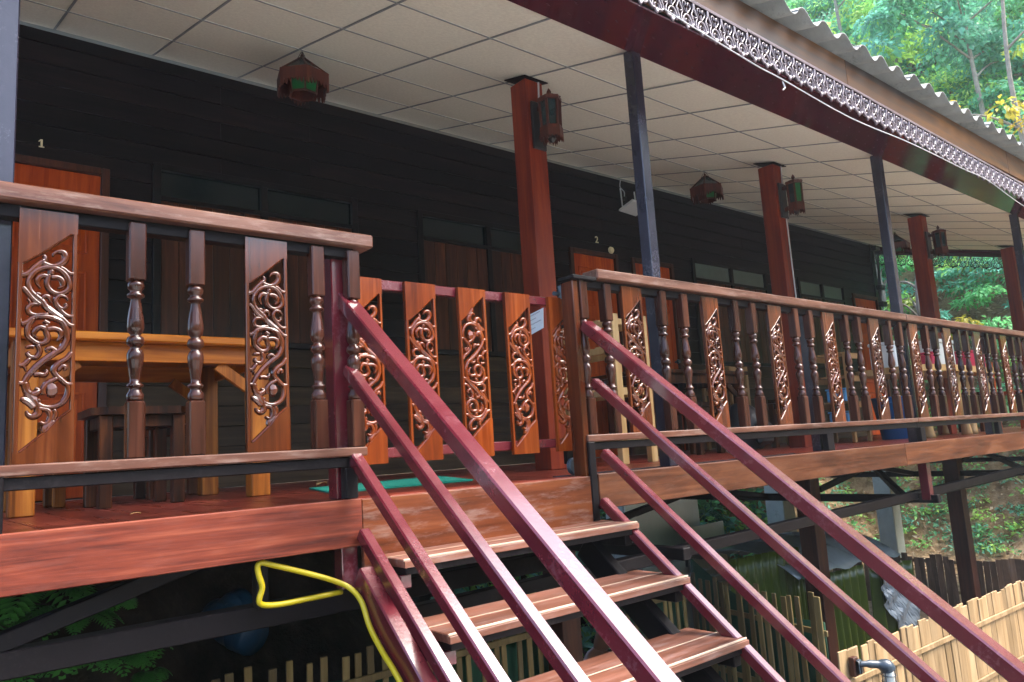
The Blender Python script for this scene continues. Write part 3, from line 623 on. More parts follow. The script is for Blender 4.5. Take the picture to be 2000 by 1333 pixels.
# ---------------------------------------------------------------- lanterns
def hang_lantern(loc, label, rot):
    t = thing('hanging_lantern', label, 'lantern', loc, 'lanterns hanging from the veranda ceiling'); x, y, z = loc
    def ring(r, zz, k=0, n=6): return [(x+r*math.cos(rot+2*math.pi*(i+k)/n), y+r*math.sin(rot+2*math.pi*(i+k)/n), z+zz) for i in range(n)]
    R0 = ring(.014, -.052); R1 = ring(.168, -.185)
    ro = G()
    for i in range(6):
        j = (i+1) % 6; ro.add([R0[i], R0[j], R1[j], R1[i]], [(0,1,2,3)]); ro.add([Vector(R0[i])-Vector((0,0,.008)), Vector(R0[j])-Vector((0,0,.008)), Vector(R1[j])-Vector((0,0,.008)), Vector(R1[i])-Vector((0,0,.008))], [(3,2,1,0)])
    rf = ro.obj('lantern_roof', 'teal', t)
    g = G()
    for i in range(6): g.bar(R0[i], R1[i], .012, .012)
    g.obj('roof_rib', 'lantern', rf)
    g = G(); g.lathe([(.020, -.060), (.016, -.052), (.009, -.046), (.013, -.036), (.008, -.026), (.002, -.008)], 10, loc); g.obj('finial', 'lantern', t, True)
    g = G()
    for i in range(3): a = rot+i*2.1; g.tube([(x+.05*math.cos(a), y+.05*math.sin(a), z-.082), (x+.03*math.cos(a), y+.03*math.sin(a), z-.045), (x+.004*math.cos(a), y+.004*math.sin(a), z-.004)], .0022, 5)
    g.obj('hanger_wire', 'blackcable', t)
    E0 = ring(.172, -.178); E1 = ring(.166, -.240)
    for i in range(6):                                    # skirt boards with fretted lower edge
        j = (i+1) % 6; a = Vector(E0[i]); b_ = Vector(E0[j]); nrm = Vector(((a.x+b_.x)/2-x, (a.y+b_.y)/2-y, 0)).normalized()
        L = (b_-a).length; d = (b_-a).normalized(); g = G(); nn = 7
        top = [0, -.005]; poly = [(0, 0), (L, 0)]
        for q in range(nn):
            u1 = L-(q+.25)*L/nn; u0 = L-(q+.75)*L/nn; dz = -.085-.035*abs(math.cos((q+.5)/nn*math.pi)); poly += [(u1+.25*L/nn, -.07), (u1, dz*.92), ((u0+u1)/2, dz), (u0, dz*.92)]
        poly += [(0, -.07)]
        n = len(poly); c = [a+d*u+Vector((0,0,v)) for u, v in poly]; th = nrm*.006
        for q in range(1, n-1): pass
        bm_v = [p for p in c]+[p-th for p in c]
        g.add(bm_v, [tuple(range(n)), tuple(range(2*n-1, n-1, -1))]+[(q, (q+1) % n, (q+1) % n+n, q+n) for q in range(n)])
        g.obj('skirt_board', 'lantern', t)
    B0 = ring(.10, -.20); B1 = ring(.085, -.30)
    for i in range(6):
        j = (i+1) % 6; mt = 'greenglass' if i in (3, 4) else 'lantern'
        G().add([B0[i], B0[j], B1[j], B1[i]], [(3,2,1,0)]).obj('lantern_pane', mt, t)
    g = G()
    for i in range(6): g.bar(B0[i], Vector(B1[i])-Vector((0,0,.01)), .010, .010)
    for i in range(6): g.bar(B1[i], B1[(i+1) % 6], .012, .012); g.bar(B0[i], B0[(i+1) % 6], .012, .012); g.bar(B0[i], R1[i], .008, .008)
    g.obj('lantern_frame', 'lantern', t)
hang_lantern((1.918, 4.229, cz(4.229)), 'hexagonal red wood hanging lantern nearest the camera with a green pane', .25)
hang_lantern((6.088, 4.195, cz(4.195)), 'dark hexagonal hanging lantern with fringed skirt beyond the wall router', .5)
hang_lantern((10.527, 4.314, cz(4.314)), 'small far hanging lantern seen beside the third slim eave post', .1)
def wall_lantern(xc, zc, label, green):
    y0 = 3.384; yc = 3.255; t = thing('column_lantern', label, 'lantern', (xc, yc, zc), 'lanterns fixed to the red columns')
    G().box(xc-.055, xc+.055, y0-.020, y0-.001, zc-.17, zc+.15, .004).obj('back_plate', 'black', t)
    g = G(); g.bar((xc, y0-.02, zc+.10), (xc, yc+.05, zc+.10), .02, .03); g.bar((xc, y0-.02, zc-.10), (xc, yc+.05, zc-.08), .02, .03); g.obj('bracket', 'lantern', t)
    def ring(r, zz): return [(xc+r*math.cos(math.pi/6+2*math.pi*i/6), yc+r*math.sin(math.pi/6+2*math.pi*i/6), zc+zz) for i in range(6)]
    a0, a1 = ring(.066, .10), ring(.060, -.085)
    for i in range(6):
        j = (i+1) % 6; G().add([a0[i], a0[j], a1[j], a1[i]], [(3,2,1,0)]).obj('pane', 'greenglass' if (green and i in (3,)) else 'teal', t)
    g = G()
    for i in range(6): g.bar(a0[i], a1[i], .016, .016); 
    for rr, zz, h in ((.080, .105, .022), (.076, -.090, .022)):
        p = ring(rr, zz); n = 6; v = p+[(q[0], q[1], q[2]+h) for q in p]; g.add(v, [tuple(range(6))[::-1], tuple(range(6, 12))]+[(i, (i+1) % 6, (i+1) % 6+6, i+6) for i in range(6)])
    g.obj('lantern_frame', 'lantern', t)
    g = G(); g.lathe([(.078, .127), (.05, .138), (.018, .148), (.010, .156), (.017, .168), (.013, .180), (.002, .198)], 6, (xc, yc, zc)); g.obj('lantern_cap', 'lantern', t)
    p = ring(.076, -.088)
    for i in range(6):
        j = (i+1) % 6; a = Vector(p[i]); b_ = Vector(p[j]); d = b_-a; poly = [(0,0), (1,0), (1,-.075), (.9,-.05), (.8,-.07), (.68,-.045), (.5,-.06), (.32,-.045), (.2,-.07), (.1,-.05), (0,-.075)]
        c = [a+d*u+Vector((0,0,v)) for u, v in poly]; n = len(c); nr = Vector((a.x+b_.x-2*xc, a.y+b_.y-2*yc, 0)).normalized()*.005
        G().add(c+[q-nr for q in c], [tuple(range(n)), tuple(range(2*n-1, n-1, -1))]+[(q, (q+1) % n, (q+1) % n+n, q+n) for q in range(n)]).obj('fringe_board', 'lantern', t)
    g = G(); g.lathe([(.03, -.09), (.022, -.12), (.028, -.145), (.010, -.165)], 8, (xc, yc, zc)); g.obj('pendant', 'black', t)
    return t
wall_lantern(3.135, 2.20, 'red wood column lantern on the nearest red column above the gate', False)
wall_lantern(6.03, 2.18, 'column lantern with bright green pane on the second red column', True)
wall_lantern(9.10, 2.16, 'dark column lantern on the third red column in front of the forest', False)
for xc, sx, lab in ((3.13, 3.16, 'thin white cable running down the nearest red column to its lantern'), (6.02, 6.06, 'thin white cable running down the second red column')):
    g = G(); g.tube([(sx, 3.378, cz(3.378)-.02), (sx+.004, 3.376, 2.5), (sx-.003, 3.377, 2.34), (sx+.002, 3.377, 1.2 if xc > 4 else 2.30)], .006, 6); tag(g.obj('lantern_cable', 'cable'), lab, 'cable', 'white lantern cables')
# ---------------------------------------------------------------- things on the wall
def text_thing(name, s, loc, size, label, m):
    cu = bpy.data.curves.new(name, 'FONT'); cu.body = s; cu.size = size; cu.extrude = .003; cu.offset = .0015; cu.align_x = 'CENTER'
    tmp = bpy.data.objects.new('tmp', cu); COL.objects.link(tmp); dg = bpy.context.evaluated_depsgraph_get()
    me = bpy.data.meshes.new_from_object(tmp.evaluated_get(dg)); bpy.data.objects.remove(tmp)
    o = link(name, me, m); me.materials.clear(); me.materials.append(M[m]); o.rotation_euler = (R(90), 0, 0); o.location = loc
    return o
n1 = G(); n1.box(.641, .657, WY-.022, WY-.0145, 2.225, 2.288, .001); n1.box(.628, .670, WY-.022, WY-.0145, 2.216, 2.2245, .001); n1.prism([(.6405, 2.288), (.6405, 2.274), (.626, 2.264), (.626, 2.272)], WY-.022, WY-.0145)
n1.v = [(.648+(p[0]-.648)*.72, p[1], 2.25+(p[2]-2.25)*.72) for p in n1.v]
tag(n1.obj('door_number', 'number'), 'small cream figure 1 fixed above the leftmost orange door', 'number')
tag(text_thing('door_number', '2', (5.69, WY-.018, 2.25), .10, 'x', 'number'), 'small cream figure 2 fixed above the second door', 'number')
Rt = thing('wifi_router', 'white router with two antennas fixed high on the dark wall', 'router', (6.22, 5.25, 2.66))
g = G(); g.bar((6.08, 5.24, 2.70), (6.36, 5.24, 2.68), .22, .028, (0, .30, 1), .008); g.obj('router_body', 'white', Rt)
for dx in (.01, .24):
    g = G(); g.tube([(6.10+dx, 5.31, 2.71), (6.10+dx, 5.32, 2.92)], .008, 8); g.obj('antenna', 'white', Rt)
box('power_adapter', 6.12, 6.17, 5.28, 5.335, 2.755, 2.82, 'black', Rt, .006)
g = G(); g.tube(smooth_curve([(6.145, 5.31, 2.80), (6.16, 5.31, 2.88), (6.12, 5.33, 2.94), (6.14, 5.335, 3.02)], 5), .006, 6); g.obj('power_cable', 'cable', Rt)
o = G().lathe([(.004, 0), (.035, .002), (.040, .012), (.030, .03), (.006, .036)], 16).obj('wall_lamp', 'number'); o.rotation_euler = (R(90), 0, 0); o.location = (5.89, WY-.016, 2.19); tag(o, 'small round cream lamp on the wall right of figure 2', 'lamp')
Pn = thing('paper_notice', 'white paper notice with handwriting taped to the nearest red column', 'notice', (3.05, 3.44, .85))
o = G().add([(3.050, 3.498, .835), (3.047, 3.362, .862), (3.047, 3.352, .985), (3.050, 3.490, .966)], [(0,1,2,3)]).obj('sheet', 'paper', Pn)
o.modifiers.new('thick', 'SOLIDIFY').thickness = .0015
for r in range(4):
    zb = .952-.028*r; g = G(); pts = []
    L = (.10, .06, .105, .05)[r]; nq = int(L/.003)
    for q in range(nq): pts.append((3.0445, 3.478-q*.003, zb+q*.0005+.005*math.sin(q*2.1+r)*random.uniform(.4, 1)))
    g.tube(pts, .0010, 4); g.obj('handwriting', 'ink', Pn)
# ---------------------------------------------------------------- furniture on the veranda
def table(x0, x1, y0, y1, z, label, mt, ml, leg=.075, skirt=True, brace=True, grp='veranda tables'):
    t = thing('wooden_table', label, 'table', ((x0+x1)/2, (y0+y1)/2, 0), grp)
    top = box('table_top', x0-.04, x1+.04, y0-.04, y1+.04, z-.035, z, mt, t, .006)
    if skirt:
        for a in (y0, y1-.028): box('apron', x0+leg, x1-leg, a+.01, a+.038, z-.115, z-.036, mt, t, .003)
        for a in (x0, x1-.028): box('apron', a+.01, a+.038, y0+leg, y1-leg, z-.115, z-.036, mt, t, .003)
    for a in (x0, x1-leg):
        for b_ in (y0, y1-leg): box('leg', a, a+leg, b_, b_+leg, .001, z-.036, ml, t, .005)
    if brace:
        for a in (y0+.02, y1-.06): 
            bar('brace', (x0+leg, a+.02, z-.22), (x0+leg+.14, a+.02, z-.118), .026, .05, ml, t); bar('brace', (x1-leg, a+.02, z-.22), (x1-leg-.14, a+.02, z-.118), .026, .05, ml, t)
    return t
def stool(x, y, s, h, label, m, rot=0, grp='wooden stools', leg=.05):
    t = thing('wooden_stool', label, 'stool', (x, y, 0), grp)
    c = s*.28; poly = [(-s+c,-s), (s-c,-s), (s,-s+c), (s,s-c), (s-c,s), (-s+c,s), (-s,s-c), (-s,-s+c)]
    g = G(); v = [(x+a, y+b_, h-.032) for a, b_ in poly]+[(x+a, y+b_, h) for a, b_ in poly]; n = 8
    g.add(v, [tuple(range(n))[::-1], tuple(range(n, 2*n))]+[(i, (i+1) % n, (i+1) % n+n, i+n) for i in range(n)]); g.obj('seat', m, t)
    d = s*.72
    for a in (-1, 1):
        for b_ in (-1, 1): box('leg', x+a*d-leg/2, x+a*d+leg/2, y+b_*d-leg/2, y+b_*d+leg/2, .001, h-.033, m, t, .004)
    for b_ in (-1, 1): box('apron', x-d+leg/2, x+d-leg/2, y+b_*d-.012, y+b_*d+.012, h-.085, h-.034, m, t, .003); box('apron', x+b_*d-.012, x+b_*d+.012, y-d+leg/2, y+d-leg/2, h-.085, h-.034, m, t, .003)
    t.rotation_euler.z = rot
    return t
table(.34, 1.34, 3.40, 4.20, .715, 'honey coloured wooden table behind the left balustrade', 'honey', 'honeyZ', .085)
stool(.83, 3.68, .20, .42, 'dark wooden stool with chamfered top in front under the left table', 'darkstool')
stool(1.17, 4.32, .19, .41, 'second dark stool behind under the left table by the wall', 'darkstool')
stool(.47, 4.30, .20, .40, 'dark stool standing before the leftmost orange door', 'honeyZ')
table(4.9, 6.3, 4.15, 5.0, .74, 'dark brown low table by the wall behind the second balustrade stretch', 'darkstool', 'darkstool', .08)
stool(6.15, 4.35, .19, .42, 'dark stool beside the brown table and the second red column', 'darkstool')
stool(6.45, 3.75, .19, .44, 'dark stool standing just past the second red column', 'darkstool')
stool(5.15, 3.9, .19, .42, 'dark stool at the near end of the brown table', 'darkstool')
stool(7.35, 4.3, .19, .42, 'pale stool beyond the second red column near the shelf ladder', 'pinedull')
# pale pine shoe rack behind the gate
Sr = thing('pine_rack', 'tall pale pine rack with slatted shelves behind the right gate end', 'rack', (3.72, 3.65, 0))
for x, y in ((3.56, 4.02), (3.84, 4.02), (3.84, 3.26), (3.56, 3.26)):
    box('upright', x-.008, x+.052, y, y+.045, .001, .97 if y < 3.5 else 1.0, 'pine', Sr, .003)
for z in (.13, .44, .72, .90):
    for x in (3.56, 3.84): box('shelf_rail', x+.010, x+.035, 3.306, 4.019, z, z+.04, 'pine', Sr, .003)
    for q in range(7): box('shelf_slat', 3.6, 3.845, 3.33+q*.1, 3.38+q*.1, z+.041, z+.055, 'pine', Sr, .002)
    for y in (3.27, 4.03): box('cross_rail', 3.606, 3.839, y, y+.025, z, z+.04, 'pine', Sr, .003)
for i, (y, m_, lb) in enumerate(((3.52, 'black', 'pair of black sandals on the pine rack shelf, right pair'), (3.72, 'black', 'pair of black sandals on the pine rack shelf, left pair'))):
    t = thing('sandals', lb, 'sandals', (3.72, y, .495), 'sandals on the rack')
    for dx in (-.05, .05):
        g = G(); n = 16; v = [(3.72+dx+.038*math.cos(2*math.pi*k/n), y+.085*math.sin(2*math.pi*k/n), z) for z in (.496, .514) for k in range(n)]
        g.add(v, [tuple(range(n))[::-1], tuple(range(n, 2*n))]+[(k, (k+1) % n, (k+1) % n+n, k+n) for k in range(n)]); s_ = g.obj('sole', m_, t)
        g = G(); g.tube(smooth_curve([(3.72+dx-.036, y+.02, .514), (3.72+dx-.02, y+.03, .55), (3.72+dx+.02, y+.03, .55), (3.72+dx+.036, y+.02, .514)], 4), .012, 6); g.obj('strap', m_, s_)
# ladder-like honey shelf, far
def ladder_shelf(x, y, label):
    t = thing('ladder_shelf', label, 'shelf', (x, y, 0), 'pale ladder shelves')
    for a, b_ in ((0, 0), (.30, 0), (0, .34), (.30, .34)): box('upright', x+a, x+a+.035, y+b_, y+b_+.035, .001, .86, 'pinedull', t, .003)
    for z in (.10, .33, .58, .80):
        box('rung', x+.036, x+.299, y, y+.03, z, z+.05, 'pinedull', t, .003); box('rung', x+.036, x+.299, y+.345, y+.372, z, z+.05, 'pinedull', t, .003)
        for q in range(4): box('shelf_slat', x+.002, x+.333, y+.045+q*.075, y+.095+q*.075, z+.051, z+.063, 'pinedull', t, .002)
    return t
ladder_shelf(6.98, 3.46, 'pale ladder shelf standing just beyond the second red column')
ladder_shelf(6.75, 4.6, 'pale ladder shelf against the wall, partly hidden by the second red column')
def carton(x, y, z, a, b_, h, m, label, nm='box', grp=None):
    t = thing('storage_'+nm, label, nm, (x, y, z), grp)
    box('body', x-a, x+a, y-b_, y+b_, z+.001, z+h*.86, m, t, .012); box('lid', x-a-.008, x+a+.008, y-b_-.008, y+b_+.008, z+h*.86+.001, z+h, m, t, .01)
    return t
carton(7.13, 3.63, .163, .09, .10, .14, 'bluewhite', 'small blue and white box on the bottom of the ladder shelf')
carton(7.13, 3.63, .393, .09, .10, .13, 'bluewhite', 'small blue and white box on the middle of the ladder shelf')
# black bag on the floor by the wall table
bg = thing('backpack', 'black backpack slumped on the floor by the dark table', 'bag', (5.95, 4.0, 0))
g = G(); g.lathe([(.02, .0), (.17, .01), (.20, .10), (.19, .24), (.14, .36), (.06, .42), (.01, .43)], 14, (5.95, 3.98, .001)); o = g.obj('bag_body', 'black', bg, True)
g = G(); g.box(5.83, 6.07, 3.73, 3.80, .04, .24, .03); g.obj('front_pocket', 'black', bg)
g = G(); g.tube(smooth_curve([(5.90, 3.95, .42), (5.92, 3.95, .49), (5.98, 3.95, .49), (6.0, 3.95, .42)], 4), .010, 6); g.obj('handle', 'black', bg)
# live-edge table with boxes, and the blue bucket
Lt = thing('live_edge_table', 'pale live edge plank table with crooked branch legs at the far veranda', 'table', (8.15, 3.3, 0), 'veranda tables')
g = G(); n = 26; rimp = []
for k in range(n):
    t_ = 2*math.pi*k/n; a = 1.0*math.copysign(abs(math.cos(t_))**.35, math.cos(t_)); b_ = .36*math.copysign(abs(math.sin(t_))**.35, math.sin(t_))
    rimp.append((8.25+a+random.uniform(-.02, .02), 3.22+b_+random.uniform(-.025, .025)))
g.add([(x, y, .62) for x, y in rimp]+[(x, y, .68) for x, y in rimp], [tuple(range(n))[::-1], tuple(range(n, 2*n))]+[(k, (k+1) % n, (k+1) % n+n, k+n) for k in range(n)]); g.obj('table_top', 'pine', Lt)
for x, y, dx in ((7.42, 3.0, .05), (7.9, 3.34, -.04), (8.2, 2.96, .05), (8.55, 3.0, -.05), (9.1, 3.0, .03), (9.05, 3.45, 0)):
    g = G(); g.tube(smooth_curve([(x+dx, y, .001), (x+dx*.2, y, .2), (x-dx*.6, y+.02, .42), (x, y, .622)], 4), [.055, .05, .045, .042, .040, .040, .040, .042, .045, .048, .05, .052, .055], 8); g.obj('leg', 'pine', Lt, True)
for a, b_, h, x, y, m_, lb in ((.17, .12, .26, 7.55, 3.30, 'white', 'white storage box with lid on the near end of the live edge table'), (.20, .14, .31, 8.45, 3.25, 'offwhite', 'taller pale storage box in the middle of the live edge table'), (.07, .10, .17, 8.12, 3.20, 'pink', 'narrow pink box between the two pale boxes'), (.22, .13, .20, 9.0, 3.15, 'pink', 'wide pink crate on the far end of the live edge table')):
    carton(x, y, .681, a, b_, h, m_, lb, 'crate' if 'crate' in lb else 'box')
Bk = thing('blue_bucket', 'bright blue plastic bin standing beneath the live edge table', 'bucket', (7.92, 3.55, 0))
g = G(); prof = [(.15, .001), (.205, .40), (.222, .402), (.222, .418), (.200, .418), (.145, .02), (.01, .02)]; g.lathe(prof, 24, (7.78, 3.42, 0)); g.obj('bin_body', 'blue', Bk, True)
g = G(); g.tube([(7.78+.212*math.cos(a), 3.42+.212*math.sin(a), .36) for a in np.linspace(math.pi*.9, math.pi*1.9, 14)], .006, 6); g.obj('bin_handle', 'blue', Bk)
# chair, orange door leaning parts far right
for i, (x, y) in enumerate(((9.9, 3.5), (10.6, 3.3))):
    t = thing('wooden_chair', ('dark wooden chair near the far end of the veranda', 'red brown wooden chair farthest along the veranda')[i], 'chair', (x, y, 0), 'far veranda chairs')
    box('seat', x-.22, x+.22, y-.22, y+.22, .42, .46, 'darkstool' if i == 0 else 'door', t, .006)
    for a in (-.2, .16):
        for b_ in (-.2, .16): box('leg', x+a, x+a+.04, y+b_, y+b_+.04, .001, .419 if b_ < 0 else .85, 'darkstool' if i == 0 else 'door', t, .003)
    for z in (.55, .66, .77): box('back_slat', x-.159, x+.159, y+.165, y+.19, z, z+.06, 'darkstool' if i == 0 else 'door', t, .003)
# door mat and litter on the floor
o = G().add([(1.44, 2.98, .002), (2.16, 2.96, .002), (2.56, 3.86, .002), (1.66, 3.70, .002), (1.44, 2.98, .009), (2.16, 2.96, .009), (2.56, 3.86, .009), (1.66, 3.70, .009)], [(3,2,1,0), (4,5,6,7), (0,1,5,4), (1,2,6,5), (2,3,7,6), (3,0,4,7)]).obj('door_mat', 'mat'); tag(o, 'bright green door mat lying on the floor inside the gate', 'mat')
cab = [(2.7, 2.125), (2.798, 2.113), (2.825, 2.111), (3.421, 2.062), (3.685, 2.053), (4.44, 2.014), (5.183, 2.035), (5.628, 2.038), (6.225, 2.033), (6.719, 2.035), (7.523, 1.951), (8.6, 1.93)]
# white cable sagging along the eave lace
g = G(); g.tube(smooth_curve([(x, 1.985, z) for x, z in cab], 5), .0032, 6); g.tube([(3.69, 1.985, 2.04), (3.70, 1.98, 2.005), (3.675, 1.98, 1.985)], .004, 5); tag(g.obj('eave_cable', 'cable'), 'thin white cable sagging along the carved eave lace', 'cable')
# ---------------------------------------------------------------- under the deck
hp = [(1.24, 2.515, -.318), (1.10, 2.50, -.318), (.99, 2.49, -.316), (.932, 2.475, -.298), (.938, 2.465, -.25), (.926, 2.46, -.212), (.922, 2.46, -.182), (.935, 2.46, -.172), (.96, 2.46, -.180), (1.09, 2.46, -.228), (1.18, 2.455, -.265), (1.235, 2.44, -.298), (1.25, 2.39, -.34), (1.248, 2.335, -.413), (1.247, 2.25, -.482), (1.246, 2.13, -.565), (1.246, 1.7, -.925), (1.245, .9, -1.60), (1.1, .4, -2.0), (.6, .2, -2.03)]
g = G(); g.tube(smooth_curve(hp, 6), .0095, 8); tag(g.obj('garden_hose', 'yellow', None, True), 'yellow garden hose hooked under the deck and running down beside the stair', 'hose')
def drum(loc, ang, L, r, label):
    t = thing('plastic_drum', label, 'drum', loc, 'blue drums under the deck'); g = G()
    g.lathe([(.01, 0), (r*.9, 0), (r*.97, .02), (r, .06), (r*1.0, L*.3), (r*1.04, L*.32), (r*1.04, L*.35), (r, L*.37), (r, L*.65), (r*1.04, L*.67), (r*1.04, L*.70), (r, L*.72), (r*.97, L-.03), (r*.9, L), (.01, L)], 24)
    o = g.obj('drum_shell', 'bluedrum', None, True); o.parent = t; g = G(); g.lathe([(.05, L), (.05, L+.02), (.01, L+.02)], 12); o2 = g.obj('drum_cap', 'bluedrum'); o2.parent = o
    t.rotation_euler = ang; return t
drum((1.545, 4.17, -.775), (R(-72), R(6), R(25)), .34, .105, 'blue plastic drum lying on its side on the dark bank')
drum((1.36, 4.36, -.70), (R(-20), R(70), 0), .26, .085, 'second blue drum lying behind the first on the dark bank')
# bamboo fences
def slat_me(w_, h, t_): return G().box(-w_/2, w_/2, -t_/2, t_/2, 0, h, .003)
def fence(name, label, p, q, zt, n, m, hmin, hmax, wd, rails, group, gap=0, zb=-2.04, rm=None, drop=0):
    t = thing(name, label, 'fence', ((p[0]+q[0])/2, (p[1]+q[1])/2, -2.05), group); d = Vector((q[0]-p[0], q[1]-p[1], 0)); L = d.length; d.normalize(); ang = math.atan2(d.y, d.x); nr = Vector((-d.y, d.x, 0))
    mes = [rawmesh('bamboo_slat', slat_me(wd*random.uniform(.85, 1.12), 1, .012), m) for _ in range(6)]
    for i in range(n):
        u = (i+.5)/n*L+random.uniform(-.15, .15)*L/n; h = random.uniform(hmin, hmax); x = p[0]+d.x*u+nr.x*random.uniform(-.004, .004); y = p[1]+d.y*u+nr.y*random.uniform(-.004, .004)
        zt_ = zt+drop*u/L
        o = inst('bamboo_slat', mes[i % 6], t, (x, y, zb), (random.uniform(-.01, .01), random.uniform(-.02, .02), ang+random.uniform(-.06, .06)), (1, 1, zt_+h-zb))
    for zr in rails:
        a = (p[0]+nr.x*-.016, p[1]+nr.y*-.016, zt+zr); b_ = (q[0]+nr.x*-.016, q[1]+nr.y*-.016, zt+zr+drop); bar('fence_rail', a, b_, .014, .035, rm or m, t, .003)
    return t
fence('slat_fence', 'open bamboo slat fence with green netting beneath the left deck', (.9, 3.55), (3.16, 3.55), -.80, 26, 'slat', -.02, .05, .035, (-.14, -.75), 'bamboo fences', 0)
fence('slat_fence', 'short bamboo slat fence right of the seated person under the stair', (3.74, 3.55), (4.45, 3.55), -.80, 8, 'slat', -.02, .05, .035, (-.14, -.75), 'bamboo fences', 0)
fence('slat_fence', 'open bamboo slat fence running back to the stair right side', (4.46, 2.55), (4.72, 3.75), -.90, 17, 'slat', -.02, .04, .040, (-.20, -.62), 'bamboo fences', 0)
fence('bamboo_panel_fence', 'tan closed bamboo strip fence at the lower right corner', (4.42, 2.47), (9.7, 2.26), -1.20, 62, 'bamboo', -.012, .020, .094, (-.17, -.55), 'bamboo fences')
fence('bamboo_panel_fence', 'weathered brown bamboo fence at the foot of the hillside', (9.75, 2.3), (9.62, 5.3), -1.44, 44, 'brownbamboo', -.03, .03, .072, (-.06, -.4), 'bamboo fences', rm='slat')
def sheet_thing(name, label, cat, fn, nu, nv, m, thick=.004, smooth=True):
    v = [fn(i/nu, j/nv) for i in range(nu+1) for j in range(nv+1)]; f = [(i*(nv+1)+j, (i+1)*(nv+1)+j, (i+1)*(nv+1)+j+1, i*(nv+1)+j+1) for i in range(nu) for j in range(nv)]
    o = mesh(name, v, f, m, None, smooth); md = o.modifiers.new('thick', 'SOLIDIFY'); md.thickness = thick; return tag(o, label, cat)
sheet_thing('shade_net', 'dark green shade net tied behind the left slat fence', 'net', lambda u, v: (.9+2.26*u, 3.60+.012*math.sin(u*60), -2.0+1.06*v+.012*math.sin(u*23)*v), 60, 6, 'net')
sheet_thing('shade_net', 'dark green shade net right of the seated person', 'net', lambda u, v: (3.76+.7*u, 3.60+.012*math.sin(u*20), -2.0+1.06*v), 20, 6, 'net')
sheet_thing('shade_net', 'dark green shade net sagging behind the slat fence right of the stair', 'net', lambda u, v: (4.52+.26*u+.03, 2.6+1.2*u, -2.0+(.95+.28*u-.12*math.sin(u*3.1))*v), 40, 6, 'net')
# curtained stall under the deck
Cs = thing('curtained_stall', 'stall under the deck with olive green curtains and a clear plastic roof', 'stall', (6.9, 3.9, -2.05))
def cur(p, q, z0, z1, fold, name='curtain', m='curtain', amp=.03):
    p = Vector(p); q = Vector(q); n = 90; v = []; d = (q-p); nr = Vector((-d.y, d.x)).normalized()
    for i in range(n+1):
        u = i/n; 
        for j in range(9):
            t_ = j/8; a = amp*(.5+.6*(1-t_))*math.sin(u*fold*2*math.pi+.6*math.sin(t_*2+u*9)); c = p+d*u+nr*a; v.append((c.x, c.y, z0+(z1-z0)*t_))
    f = [(i*9+j, (i+1)*9+j, (i+1)*9+j+1, i*9+j+1) for i in range(n) for j in range(8)]
    o = mesh(name, v, f, m, Cs, True); o.modifiers.new('thick', 'SOLIDIFY').thickness = .003; return o
cur((5.30, 3.80), (6.18, 3.70), -2.03, -.86, 9); cur((6.02, 3.70), (7.12, 3.62), -2.03, -1.14, 10); cur((7.18, 3.58), (7.85, 3.5), -2.03, -1.19, 5, amp=.05)
g = G(); g.bar((7.14, 3.58, -2.04), (7.14, 3.58, -1.08), .045, .045); g.obj('stall_post', 'darksteel', Cs)
g = G(); g.bar((5.28, 3.81, -2.04), (5.28, 3.81, -.84), .045, .045); g.obj('stall_post', 'darksteel', Cs)
n1, n2 = 24, 12; v = []
for i in range(n1+1):
    for j in range(n2+1):
        u, t_ = i/n1, j/n2; v.append((5.9+1.9*u, 3.56+1.3*t_, -1.13-.04*u+.30*math.sin(math.pi*min(1, t_*.9+.05))*(1-.35*abs(u-.4))+.02*math.sin(u*25+t_*8)))
o = mesh('plastic_roof', v, [(i*(n2+1)+j, (i+1)*(n2+1)+j, (i+1)*(n2+1)+j+1, i*(n2+1)+j+1) for i in range(n1) for j in range(n2)], 'plastic', Cs, True); o.modifiers.new('t', 'SOLIDIFY').thickness = .003
v = []
for i in range(17):
    for j in range(17):
        u, t_ = i/16, j/16; v.append((7.22+.55*u+.012*math.sin(t_*30+u*9), 3.50-.06*u+.02*math.sin(u*21+t_*13), -1.16-.25*u-(.35+.5*u)*t_+.012*math.sin(u*31)))
o = mesh('plastic_drape', v, [(i*17+j, (i+1)*17+j, (i+1)*17+j+1, i*17+j+1) for i in range(16) for j in range(16)], 'plastic', Cs, False); o.modifiers.new('t', 'SOLIDIFY').thickness = .002
# bulkhead lamp on the tan fence
Lm = thing('bulkhead_lamp', 'grey caged lamp on a wooden block at the tan bamboo fence', 'lamp', (4.63, 2.40, -1.30))
box('mount_block', 4.50, 4.555, 2.415, 2.45, -1.335, -1.225, 'doorframe', Lm, .004)
g = G(); g.box(4.515, 4.55, 2.385, 2.414, -1.32, -1.235, .008); g.tube(smooth_curve([(4.53, 2.40, -1.262), (4.56, 2.37, -1.262), (4.62, 2.33, -1.272), (4.655, 2.30, -1.285), (4.665, 2.295, -1.30)], 4), [.018]*5+[.023]*4+[.031, .037, .041, .043, .044, .045, .046, .046], 12); g.obj('lamp_arm', 'greyiron', Lm, True)
g = G(); g.lathe([(.028, -1.305), (.031, -1.34), (.031, -1.42), (.020, -1.45), (.004, -1.46)], 16, (4.665, 2.295, 0)); g.obj('lamp_glass', 'offwhite', Lm, True)
g = G()
for k_ in range(4): a = k_*math.pi/2; g.tube([(4.665+.040*math.cos(a), 2.295+.040*math.sin(a), z) for z in (-1.30, -1.40, -1.47)], .003, 5)
for z in (-1.335, -1.37, -1.405, -1.44): g.tube([(4.665+.040*math.cos(a), 2.295+.040*math.sin(a), z) for a in np.linspace(0, 2*math.pi, 17)], .003, 5)
g.obj('lamp_cage', 'greyiron', Lm)
